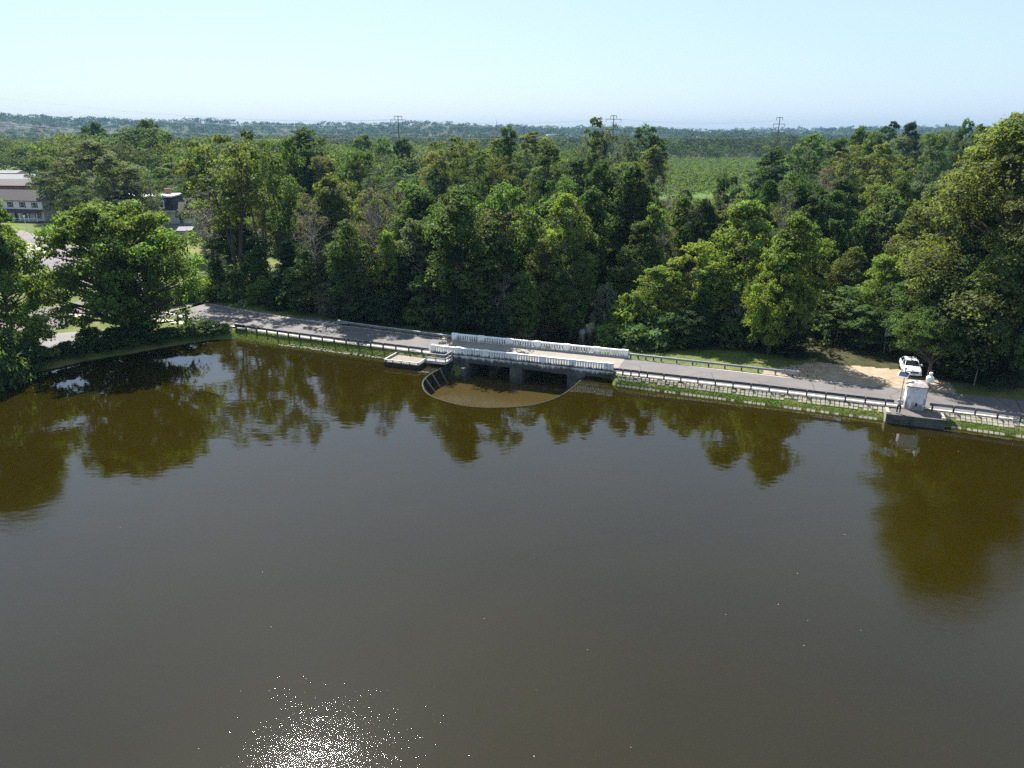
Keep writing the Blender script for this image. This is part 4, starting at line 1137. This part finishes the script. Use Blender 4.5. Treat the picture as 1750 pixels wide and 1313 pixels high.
    if dead < 1:
        P, N, S, lv = crown_leaves(C[cov], R[cov], r, subs, per, leaf, flat, sub_r)
        v = leaf_quads(P, N, S, r)
        cme = np_mesh("crown", v, np.arange(len(v)).reshape(-1, 4), M['leaf'], {"lv": np.repeat(lv, 4)})
    else: cme = None
    PROTO.setdefault(key, []).append((tme, cme, Hh, Rr))
mp_ = make_proto
for sd_ in (1, 2): mp_('oak', sd_, 17, 10.5, .12, 'spread', 170, 1.8, 26, 13, .36, .62, shell=.40, flat=.72)
for sd_ in (41,): mp_('highoak', sd_, 17, 9, .40, 'spread', 110, 1.7, 26, 12, .36, .5, shell=.4, flat=.7)
for sd_ in (3, 4, 5): mp_('round', sd_, 15, 5.4, .08, 'round', 62, 1.45, 22, 13, .31, .30)
for sd_ in (6, 7, 8): mp_('oval', sd_, 19, 4.9, .10, 'oval', 66, 1.5, 22, 13, .32, .34)
for sd_ in (9, 10): mp_('fine', sd_, 14, 4.6, .06, 'oval', 85, 1.15, 22, 11, .23, .26, shell=.6)
for sd_ in (11, 12): mp_('tall', sd_, 25, 3.4, .22, 'column', 42, 1.25, 20, 8, .42, .30, shell=.3)
for sd_ in (13, 14): mp_('giant', sd_, 30, 9.5, .06, 'oval', 120, 2.15, 34, 16, .31, .70, shell=.45)
for sd_ in (15, 16): mp_('vase', sd_, 21, 6.2, .42, 'vase', 46, 1.35, 20, 12, .31, .40, multi=4, limb=1.3)
for sd_ in (17, 18): mp_('sparse', sd_, 18, 5.0, .22, 'oval', 50, 1.2, 12, 8, .27, .28, dead=.42, limb=1.2, bark='grey_bark')
for sd_ in (19, 20): mp_('bare', sd_, 20, 4.6, .30, 'vase', 26, 1.5, 5, 4, .34, .26, dead=.8, limb=1.3, bark='grey_bark', lean=1.5)
for sd_ in (21, 22): mp_('ivy', sd_, 13, 2.1, .0, 'column', 40, 1.0, 20, 8, .32, .30, shell=.3)
for sd_ in (23, 24, 25): mp_('shrub', sd_, 3.6, 2.8, .0, 'dome', 34, .95, 20, 11, .24, .10, shell=.5, multi=3)
for sd_ in (26, 27): mp_('willow', sd_, 5, 3.0, .02, 'dome', 44, .9, 22, 9, .24, .10, shell=.5, multi=4, flat=1.0)
for sd_ in (28,): mp_('layer', sd_, 8, 5.2, .10, 'dome', 40, 1.25, 20, 12, .32, .20, flat=.42, shell=.4)
for sd_ in (29,): mp_('conifer', sd_, 11, 3.2, .0, 'cone', 60, .9, 20, 9, .30, .22, flat=.5)
for sd_ in (30,): mp_('umbrella', sd_, 20, 4.5, .72, 'round', 26, 1.1, 18, 8, .38, .25, flat=.5)

TONE = {'dark': (.056, .096, .033), 'deep': (.034, .058, .026), 'mid': (.088, .138, .043), 'bright': (.128, .188, .044), 'lime': (.160, .212, .046), 'olive': (.112, .142, .048),
        'grey': (.108, .132, .076), 'silver': (.150, .176, .115), 'brown': (.118, .114, .076), 'gold': (.180, .180, .056)}
WORD = {'dark': 'dark green', 'deep': 'blackish green', 'mid': 'mid green', 'bright': 'bright green', 'lime': 'lime green', 'olive': 'olive', 'grey': 'dull grey-green', 'silver': 'silvery green',
        'brown': 'brownish', 'gold': 'yellowish green'}
FORM = {'oak': 'broad oak-like tree', 'highoak': 'high-branched oak-like tree', 'round': 'round-crowned tree', 'oval': 'tall oval tree', 'fine': 'fine-leaved bushy tree', 'tall': 'tall slender tree', 'giant': 'towering full-leaved tree', 'vase': 'high-crowned tree on bare forked stems',
        'sparse': 'thin half-dead tree', 'bare': 'leafless dead tree', 'ivy': 'ivy-clad trunk', 'shrub': 'dome-shaped shrub', 'willow': 'willowy shrub', 'layer': 'low layered tree', 'conifer': 'cone-shaped evergreen', 'umbrella': 'flat-topped tree'}
NAME = {'shrub': 'shrub', 'willow': 'shrub', 'conifer': 'conifer_tree', 'oak': 'oak_tree', 'highoak': 'oak_tree', 'bare': 'dead_tree', 'sparse': 'half_dead_tree', 'ivy': 'ivy_clad_tree', 'umbrella': 'flat_topped_tree', 'vase': 'forked_tree'}
LAND = [(-400, 'the two-storey house'), (75, 'the lamp post lawn'), (150, 'the big shoreline oak'), (265, 'the mansard house'), (350, 'the sidewalk end'), (420, 'the road end of the guardrail'), (490, 'the hatched road paint'),
        (590, 'the woodland-side guardrail'), (660, 'the fishing platform'), (735, "the bridge's platform end"), (830, 'the spillway pool'), (915, 'the middle of the bridge'), (985, 'the stream gap'), (1055, "the bridge's hut end"),
        (1120, 'the start of the block bank'), (1200, 'the grassy clearing'), (1290, 'the crop field edge'), (1350, 'the end of the roadside guardrail'), (1420, 'the dirt pull-off'), (1500, 'the parked car'), (1590, 'the gauge hut'), (1665, 'the picture edge by the hut')]
def landmark(px):
    w = LAND[0][1]
    for a, n in LAND:
        if px >= a: w = n
    return w
TREES = []
rt = random.Random(77)
def tree(px, top, y, w, kind, tone, zc=None, label=None):
    """PX, TOP: where its tip shows in the photograph; Y: how far off it stands; W: crown width there in pixels"""
    if 118 < y < 200 and top >= 285 and px > 520: y = 106 + (y - 118) * .42      # their reflections show that these stand near the road
    x, zt = at_y(px, top, y)
    z0 = h1(x, y)
    if zc is not None: zt = z0 + zc
    variants = PROTO[kind]; tme, cme, Hh, Rr = variants[len(TREES) % len(variants)]
    fz = y * CP - ((zt + z0) / 2 - H) * SP
    wm = w / F * fz
    name = NAME.get(kind, 'tree')
    root = empty(name, (x, y, max(z0, -.3) - .05), rt.uniform(0, 6.28))
    hgt = max(zt - z0, 1.0)
    sx = wm / (2 * Rr) * 1.04
    tr = bpy.data.objects.new("trunk", tme); COL.objects.link(tr); tr.parent = root; tr.scale = (sx, sx, hgt / Hh)
    if kind in ('shrub', 'willow'): tr.name = "stem"
    if cme:
        cr = bpy.data.objects.new("crown" if kind not in ('shrub', 'willow', 'ivy') else "foliage", cme); COL.objects.link(cr); cr.parent = root; cr.scale = (sx, sx, hgt / Hh)
        b = TONE[tone]; j = rt.uniform(.86, 1.14); h = rt.uniform(-.06, .06)
        cr.color = (b[0] * j * (1 + h), b[1] * j, b[2] * j * (1 - h), 1)
    row = "at the road's edge" if y < 104 else "just behind the roadside trees" if y < 128 else "in the middle of the wood" if y < 175 else "deep in the wood" if y < 240 else "at the wood's far side"
    if kind in ('shrub', 'willow') and y < 104: row = "low at the road's edge"
    TREES.append([root, px, hgt, f"{WORD[tone]} {FORM[kind]}", row, landmark(px), kind, label])
    return root

# front rows and every tree that can be told apart in the photograph: tip x, tip y, distance, width, kind, tone
for a in [
    (180, 338, 97, 268, 'oak', 'bright', None, "broad spreading oak leaning over the pond bank beside the gravel lot"),
    (-95, 300, 90, 190, 'highoak', 'mid', None, "tall oak past the picture's edge above the side street"),
    (-22, 376, 90, 128, 'round', 'bright', None, "round-crowned tree at the picture's edge beside the shoreline oak, over the side street"),
    (44, 520, 87, 84, 'layer', 'bright'), (12, 575, 84, 100, 'shrub', 'dark'), (62, 592, 87.5, 64, 'shrub', 'dark'), (112, 582, 89.7, 56, 'shrub', 'dark'), (150, 556, 92.2, 60, 'shrub', 'mid'), (200, 556, 94.5, 74, 'shrub', 'mid'), (242, 538, 96.2, 62, 'shrub', 'dark'), (222, 574, 94.6, 50, 'willow', 'mid'), (176, 590, 92.4, 46, 'willow', 'dark'), (268, 570, 96.6, 44, 'willow', 'mid'),
    (284, 559, 98.2, 60, 'shrub', 'mid'), (322, 551, 99.8, 60, 'shrub', 'mid'), (352, 545, 101.0, 52, 'shrub', 'dark'), (381, 552, 101.9, 34, 'shrub', 'mid'), (-30, 545, 80, 110, 'shrub', 'mid'),
    (292, 488, 118, 60, 'willow', 'mid'), (330, 476, 121, 56, 'shrub', 'mid'), (365, 470, 121, 60, 'shrub', 'bright'), (400, 460, 122, 62, 'shrub', 'mid'), (448, 470, 119, 66, 'shrub', 'bright'), (420, 445, 127, 60, 'willow', 'mid'),
    (366, 404, 122, 44, 'ivy', 'dark'), (437, 396, 121, 46, 'ivy', 'dark'), (415, 350, 150, 44, 'ivy', 'deep'), (488, 408, 119, 74, 'conifer', 'deep'), (470, 470, 115, 60, 'conifer', 'dark'),
    (526, 428, 114, 98, 'fine', 'mid'), (560, 478, 109, 48, 'fine', 'silver'), (604, 420, 113, 120, 'fine', 'olive'), (640, 440, 110, 90, 'round', 'dark'), (690, 430, 109, 95, 'oval', 'deep'),
    (735, 455, 104, 116, 'layer', 'mid'), (660, 500, 105, 80, 'shrub', 'deep'), (612, 515, 107, 70, 'shrub', 'deep'),
    (785, 316, 103, 140, 'oval', 'mid'), (779, 415, 100.5, 44, 'ivy', 'deep'), (862, 310, 127, 130, 'round', 'mid'), (835, 400, 108, 86, 'fine', 'grey'), (806, 450, 103, 44, 'fine', 'silver'),
    (907, 382, 112, 56, 'oval', 'lime'), (968, 360, 108, 122, 'fine', 'lime'), (930, 430, 105, 80, 'fine', 'olive'), (862, 466, 103, 84, 'sparse', 'grey'), (895, 490, 101, 70, 'fine', 'mid'), (980, 450, 103, 84, 'fine', 'mid'),
    (845, 520, 101, 60, 'shrub', 'deep'), (760, 530, 102.5, 60, 'shrub', 'deep'), (850, 498, 101.5, 40, 'bare', 'brown'),
    (1046, 392, 118, 84, 'oval', 'mid'), (1010, 350, 132, 90, 'oval', 'dark'), (1068, 448, 108, 66, 'fine', 'mid'),
    (1036, 512, 103, 54, 'willow', 'silver'), (1082, 496, 98, 96, 'shrub', 'bright'), (1050, 548, 96.5, 74, 'shrub', 'bright'), (1095, 552, 93.5, 84, 'shrub', 'mid'), (1130, 450, 99, 104, 'fine', 'bright'), (1150, 530, 94, 80, 'shrub', 'mid'),
    (1192, 412, 98, 128, 'round', 'lime'), (1206, 452, 94, 40, 'ivy', 'dark'), (1232, 470, 97, 80, 'fine', 'bright'), (1190, 520, 93.5, 80, 'fine', 'dark'), (1264, 492, 95, 66, 'willow', 'silver'), (1255, 540, 94, 70, 'shrub', 'mid'),
    (1284, 336, 99, 126, 'oval', 'bright'), (1366, 362, 91, 118, 'oval', 'bright'), (1400, 402, 104, 90, 'round', 'bright'), (1334, 438, 90, 132, 'oak', 'lime'), (1362, 540, 88.5, 60, 'ivy', 'deep'), (1310, 500, 95, 60, 'fine', 'mid'),
    (1440, 490, 97, 116, 'round', 'mid'), (1482, 520, 92, 84, 'fine', 'mid'), (1515, 430, 97, 92, 'fine', 'bright'), (1462, 420, 104, 86, 'fine', 'olive'), (1560, 420, 96, 96, 'round', 'bright'), (1535, 480, 91, 64, 'round', 'dark'),
    (1572, 345, 104, 90, 'oval', 'olive'), (1590, 470, 86.5, 120, 'round', 'mid'), (1648, 430, 84, 140, 'round', 'dark'), (1690, 470, 80, 170, 'round', 'deep'), (1612, 522, 79.3, 124, 'highoak', 'mid'),
    (1782, 170, 81, 330, 'giant', 'olive', None, "tallest full-leaved tree filling the picture's edge behind the gauge hut"), (1684, 236, 90, 124, 'oval', 'olive'), (1722, 204, 88, 120, 'tall', 'mid'), (1760, 400, 78, 190, 'oak', 'mid'), (1810, 300, 79, 160, 'oval', 'mid'),
    (1712, 440, 77.5, 30, 'bare', 'brown'), (1740, 560, 77, 90, 'shrub', 'deep'), (1660, 600, 80.5, 70, 'shrub', 'deep'),
    # second and third rows
    (150, 238, 215, 128, 'fine', 'grey'), (100, 268, 225, 84, 'oval', 'grey'), (186, 262, 176, 96, 'fine', 'grey'), (224, 278, 174, 84, 'fine', 'silver'), (250, 286, 172, 50, 'sparse', 'mid'), (128, 322, 190, 76, 'round', 'dark'), (200, 322, 170, 90, 'fine', 'grey'),
    (72, 264, 250, 62, 'round', 'mid'), (40, 252, 450, 54, 'round', 'dark'), (158, 206, 400, 58, 'round', 'dark'), (238, 214, 340, 112, 'round', 'dark'), (272, 222, 330, 76, 'round', 'mid'), (205, 226, 360, 70, 'round', 'dark'), (250, 201, 420, 54, 'oak', 'mid'), (110, 240, 380, 60, 'round', 'dark'),
    (380, 226, 128, 160, 'vase', 'olive'), (340, 262, 165, 90, 'oval', 'dark'), (430, 250, 140, 110, 'vase', 'olive'), (466, 224, 124, 96, 'vase', 'mid'), (518, 216, 200, 110, 'oval', 'dark'), (418, 218, 185, 34, 'tall', 'mid'),
    (352, 300, 150, 90, 'sparse', 'grey'), (338, 330, 140, 70, 'bare', 'brown'), (395, 300, 152, 80, 'oval', 'dark'), (470, 300, 150, 90, 'oval', 'olive'), (392, 392, 152, 46, 'round', 'deep'), (440, 330, 145, 60, 'sparse', 'mid'),
    (560, 296, 150, 96, 'oval', 'olive'), (612, 252, 196, 78, 'round', 'mid'), (530, 340, 135, 90, 'sparse', 'brown'), (580, 350, 132, 80, 'bare', 'brown'), (548, 262, 190, 60, 'round', 'grey'),
    (630, 312, 112, 84, 'sparse', 'brown'), (666, 292, 168, 70, 'sparse', 'brown'), (650, 340, 114, 80, 'bare', 'brown'), (700, 316, 158, 70, 'sparse', 'grey'), (688, 235, 300, 50, 'round', 'deep'), (740, 254, 235, 60, 'fine', 'gold'), (652, 234, 340, 50, 'round', 'mid'), (620, 228, 380, 50, 'round', 'mid'),
    (700, 372, 126, 84, 'oval', 'grey'), (660, 388, 122, 70, 'fine', 'bright'), (735, 330, 145, 60, 'oval', 'dark'), (600, 400, 124, 80, 'sparse', 'grey'), (640, 380, 128, 60, 'bare', 'brown'),
    (772, 231, 205, 84, 'vase', 'olive'), (825, 231, 205, 96, 'vase', 'olive'), (868, 213, 205, 32, 'tall', 'dark'), (862, 262, 196, 76, 'vase', 'olive'), (916, 222, 260, 66, 'umbrella', 'olive'), (937, 240, 185, 72, 'oval', 'dark'), (928, 300, 160, 66, 'oval', 'deep'), (800, 262, 190, 80, 'vase', 'mid'),
    (985, 264, 190, 80, 'oval', 'dark'), (1016, 196, 222, 34, 'tall', 'mid'), (1048, 203, 224, 54, 'sparse', 'dark'), (1000, 226, 224, 40, 'sparse', 'grey'), (1032, 218, 230, 30, 'tall', 'grey'), (1068, 214, 226, 32, 'sparse', 'grey'),
    (1106, 212, 262, 78, 'round', 'dark'), (1118, 248, 236, 66, 'oval', 'olive'), (1070, 272, 190, 84, 'round', 'mid'), (1126, 292, 190, 60, 'sparse', 'grey'), (1030, 300, 165, 84, 'round', 'dark'), (1090, 314, 160, 84, 'fine', 'grey'),
    (1248, 296, 172, 84, 'round', 'deep'), (1238, 352, 140, 46, 'ivy', 'deep'), (1180, 300, 132, 34, 'bare', 'brown'), (1212, 296, 130, 40, 'bare', 'brown'), (1170, 330, 138, 70, 'oval', 'mid'), (1138, 360, 128, 64, 'sparse', 'grey'), (1100, 372, 124, 80, 'oval', 'dark'), (1210, 345, 150, 60, 'fine', 'olive'),
    (1328, 250, 195, 92, 'oval', 'dark'), (1388, 226, 260, 82, 'round', 'mid'), (1346, 300, 158, 74, 'sparse', 'dark'), (1412, 282, 168, 84, 'sparse', 'brown'), (1436, 232, 225, 70, 'oval', 'dark'), (1372, 300, 165, 60, 'oval', 'dark'), (1400, 330, 140, 56, 'ivy', 'deep'),
    (1482, 238, 172, 108, 'vase', 'olive'), (1530, 262, 175, 84, 'vase', 'olive'), (1450, 262, 180, 76, 'vase', 'brown'), (1500, 222, 250, 66, 'round', 'mid'), (1474, 214, 290, 52, 'round', 'mid'), (1524, 204, 300, 34, 'umbrella', 'dark'), (1560, 205, 300, 46, 'oval', 'deep'), (1620, 206, 300, 46, 'sparse', 'dark'), (1600, 222, 260, 60, 'round', 'mid'), (1655, 202, 290, 46, 'round', 'dark'),
    (1545, 300, 150, 66, 'oval', 'mid'), (1470, 372, 122, 30, 'ivy', 'dark'), (1434, 360, 126, 34, 'ivy', 'dark'), (1530, 352, 128, 60, 'oval', 'grey'), (1490, 380, 118, 70, 'fine', 'bright'), (1445, 430, 110, 60, 'fine', 'gold'),
]: tree(*a)

# the rest of the wood: canopy trees between those above
def canopy_limit(px):                              # tips stay below the outline that the photograph shows
    return float(np.interp(px, [-100, 100, 240, 350, 420, 520, 570, 640, 720, 800, 870, 930, 990, 1060, 1110, 1128, 1132, 1305, 1312, 1340, 1420, 1500, 1600, 1700, 1850],
                               [262, 262, 270, 262, 240, 232, 290, 285, 280, 262, 262, 262, 262, 268, 285, 300, 318, 318, 285, 272, 250, 240, 232, 240, 240]))
for y in (112, 124, 138, 154, 174, 198, 228, 264):
    step = 74 if y < 160 else 58 if y < 220 else 50
    px = -40 + rt.uniform(0, 40)
    while px < 1800:
        px += step * rt.uniform(.8, 1.25)
        yy = y * rt.uniform(.96, 1.05)
        x, _ = at_y(px, 400, yy); s, t = st_of(x, yy)
        if px < 352 and yy < 192: continue
        if px < 480 and yy < 150: continue
        if px < 110 and yy < 240: continue
        if px < 66 and yy < 430: continue
        if t < 14 or abs(s - float(stream_c(t))) < (4.5 if t < 40 else 2.5): continue
        if 1100 < px < 1335 and yy > 180: continue
        near = [q for q in TREES if abs(q[1] - px) < step * .28 and abs(q[0].location.y - yy) < y * .05]
        if near: continue
        hgt = rt.uniform(13, 18.5) if y < 130 else rt.uniform(13, 19)
        _, _, z0 = x, yy, h1(x, yy)
        top = to_px(x, yy, z0 + hgt)[1]
        lim = canopy_limit(px) + rt.uniform(0, 10)
        if y < 130: lim = max(lim, 322 + rt.uniform(0, 60))
        if top < lim: top = lim
        kind = rt.choices(['oval', 'round', 'fine', 'sparse', 'ivy', 'vase'], [30, 24, 18, 18, 3, 7 if y > 150 else 0])[0]
        tone = rt.choices(['dark', 'mid', 'olive', 'grey', 'deep', 'bright', 'brown'], [28, 26, 15, 13, 8, 7, 3])[0]
        tree(px, top, yy, step * rt.uniform(1.05, 1.5) * (.5 if kind == 'ivy' else 1), kind, tone)

# labels that single a tree out: look, row and landmark; where two still agree, by their order along the dam
by = {}
for q in TREES:
    if q[7]: tag(q[0], q[7], 'tree'); continue
    by.setdefault((q[3], q[4], q[5]), []).append(q)
ORD = ['first', 'second', 'third', 'fourth', 'fifth', 'sixth']
SHORT = {"at the road's edge": "by the road", "just behind the roadside trees": "second row back", "in the middle of the wood": "mid-wood", "deep in the wood": "deep in wood", "at the wood's far side": "far side of wood", "low at the road's edge": "low by the road"}
for (look, row, lm), qs in by.items():
    qs.sort(key=lambda q: q[1])
    for i, q in enumerate(qs):
        cat = 'shrub' if q[6] in ('shrub', 'willow') else 'tree'
        extra = '' if len(qs) == 1 else f", {('houses', 'hut')[i]}-side one" if len(qs) == 2 else f", {ORD[min(i, 5)]} from left"
        lab = f"{look} {row}, by {lm}{extra}"
        if len(lab.replace('-', '_').split()) > 15: lab = f"{look}, {SHORT[row]}, by {lm}{extra}"
        if len(lab.split()) > 15: lab = lab.replace(' the ', ' ')
        tag(q[0], lab, cat, "shrubs along the dam and wood edge" if cat == 'shrub' else "trees of the wood behind the dam")

# ------------------------------------------------------------------ undergrowth and far woods
def scatter(name, P, R, subs, leaf, cols, seed, label, flat=.8, sub_r=.5, per=1, cat="woodland"):
    r = np.random.default_rng(seed)
    Pq, N, S, lv = crown_leaves(P, R, r, subs, per, leaf, flat, sub_r)
    S = S * np.repeat(R / R.mean(), subs * per)
    v = leaf_quads(Pq, N, S, r)
    col = np.repeat(cols, subs * per * 4, 0)
    return link(name, np_mesh(name, v, np.arange(len(v)).reshape(-1, 4), M['leaf_tint'], {"lv": np.repeat(lv, 4)}, col), kind="stuff", label=label, cat=cat)
ru = np.random.default_rng(21)
def tones(n, names, w):
    i = ru.choice(len(names), n, p=np.array(w) / sum(w)); c = np.array([TONE[k] for k in names])[i]
    return c * ru.uniform(.55, 1.35, (n, 1))
P, R = [], []
n = 0
while n < 3600:
    px = ru.uniform(-60, 1810); y = 92 * math.exp(ru.uniform(0, .95)); x, _ = at_y(px, 500, y); s, t = st_of(x, y)
    if t < 11.5 or (s > 14 and t < 15.5) or abs(s - float(stream_c(t))) < 4.2 - min(2, t / 30): n += .2; continue
    if px < 350 or (px < 480 and y < 178 and not (y < 130 and px > 380)): n += .2; continue
    z = h1(x, y); rr = ru.uniform(.8, 2.1)
    edge = min(1, (t - 11) / 9)
    P.append((x, y, z + rr * ru.uniform(.2, 1.0 + 2.2 * edge))); R.append(rr); n += 1
P, R = np.array(P), np.array(R)
scatter("undergrowth", P, R, 14, .40, tones(len(P), ['dark', 'deep', 'mid', 'olive', 'grey'], [5, 4, 3, 1.5, 1.5]), 31, "dense green undergrowth filling the floor of the wood", per=6, cat="undergrowth", sub_r=.4)
def woods(y0, y1, n, hgt, rad, seed, clear=True):
    P, R = [], []
    k = 0
    while len(P) < n and k < n * 6:
        k += 1
        px = ru.uniform(-140, 1890); y = 1 / ru.uniform(1 / y1, 1 / y0) if y1 < 1000 else y0 + (y1 - y0) * ru.uniform() ** 1.5
        x = (px - 875) / F * y * 1.02
        if clear and (bool(in_field(np.array([x]), np.array([y]))[0])): continue
        if 1105 < px < 1335 and y < 765 and y > 180: continue
        if -20 < px < 120 and y < 430: continue
        if 225 < px < 350 and y < 300: continue
        P.append((x, y, 0)); R.append(rad * ru.uniform(.7, 1.25))
    P, R = np.array(P), np.array(R)
    R = R * np.clip(1 + (P[:, 1] - 285) / 1500, 1, 1.4) if y1 < 1000 else R
    hh = hgt * ru.uniform(.6, 1.12 if y1 < 3000 else 1.6, len(P)) * (1 + .28 * wob(P[:, 0] / 16, P[:, 1] / 40))
    P[:, 2] = hfun(P[:, 0], P[:, 1]) + np.maximum(hh - R, R * .4)
    return P, R
A = woods(285, 900, 3300, 20, 5.3, 1)
row = []                                          # tall tree line beyond the crop field
for k in range(64):                               # each with a stack of lobes
    px = 1095 + 250 * (k + ru.uniform(-.4, .4)) / 64; y = 772 + ru.exponential(10); x = (px - 875) / F * y * 1.03
    tall = ru.uniform(17, 29) * (1.0 if 1150 < px < 1250 or 1270 < px < 1312 else .8); z0 = h1(x, y)
    for q in range(9):
        row.append((x + ru.normal(0, 2.0), y + ru.normal(0, 2.0), z0 + tall * (.08 + .84 * q / 8), ru.uniform(2.2, 3.6) * (.75 if q == 8 else 1)))
row = np.array(row)
def clumped(P, R, k):                              # several lobes to a crown, so that each crown reads as one
    n = len(P); off = ru.normal(0, .55, (n, k, 3)) * R[:, None, None]; off[:, :, 2] = -np.abs(off[:, :, 2]) * 1.5 + .2 * R[:, None]; off[:, 0] = 0
    return (P[:, None] + off).reshape(-1, 3), np.repeat(R, k) * np.tile(np.r_[.8, np.full(k - 1, .62)], n) * ru.uniform(.85, 1.15, n * k)
tw = tones(len(A[0]), ['dark', 'deep', 'mid', 'olive', 'grey'], [4, 3, 3, 2, 2])
P5, R5 = clumped(*A, 5)
P = np.concatenate([P5, row[:, :3]]); R = np.concatenate([R5, row[:, 3]])
tw = np.concatenate([np.repeat(tw, 5, 0), np.repeat(tones(len(row) // 9, ['dark', 'deep', 'olive'], [3, 3, 1]) * .36, 9, 0)]) * .85
scatter("far_wood", P, R, 26, .85, tw, 32, "hazy woodland stretching away beyond the nearer trees and fields", per=2, sub_r=.4)
P, R = woods(900, 2600, 6500, 17, 7.5, 2)
scatter("distant_wood", P, R, 40, 3.0, tones(len(P), ['dark', 'deep', 'mid'], [4, 3, 2]) * .5, 33, "blue-green belt of distant woods below the skyline", flat=.75)
P, R = woods(2600, 4800, 4800, 18, 11, 3, False)
scatter("skyline_wood", P, R, 32, 5.5, tones(len(P), ['dark', 'deep', 'mid'], [4, 3, 1]) * .6, 34, "faint blue wooded ridge along the skyline", flat=.7)
P = []
for k in range(9000):                              # crop rows in the clearing beyond the wood
    y = 318 + 446 * ru.uniform() ** .8 ; px = ru.uniform(1095, 1345); x = (px - 875) / F * y * 1.02
    P.append((round(x / 3.2) * 3.2 + ru.normal(0, .35), y, 0))
P = np.array(P); P[:, 2] = hfun(P[:, 0], P[:, 1]) + ru.uniform(.3, 1.5, len(P)); R = ru.uniform(.9, 1.7, len(P))
scatter("crop_field", P, R, 9, .95, np.array((.070, .105, .035)) * ru.uniform(.7, 1.25, (len(P), 1)), 35, "pale green crop in rows in the clearing beyond the wood", cat="crop")

# ------------------------------------------------------------------ air
if HAZE > 0:
    hz_ = MB().box(-5400, 5400, -560, 5300, -6, 92).build("haze", None, kind="stuff", label="thin blue summer haze that fades the far woods", cat="haze")
    m = bpy.data.materials.new("haze"); m.use_nodes = True; n = m.node_tree.nodes; n.clear()
    o = n.new("ShaderNodeOutputMaterial"); v = n.new("ShaderNodeVolumePrincipled")
    v.inputs["Color"].default_value = (.21, .39, .58, 1); v.inputs["Density"].default_value = HAZE; v.inputs["Anisotropy"].default_value = 0.0
    m.node_tree.links.new(v.outputs[0], o.inputs["Volume"])
    hz_.data.materials.append(m)
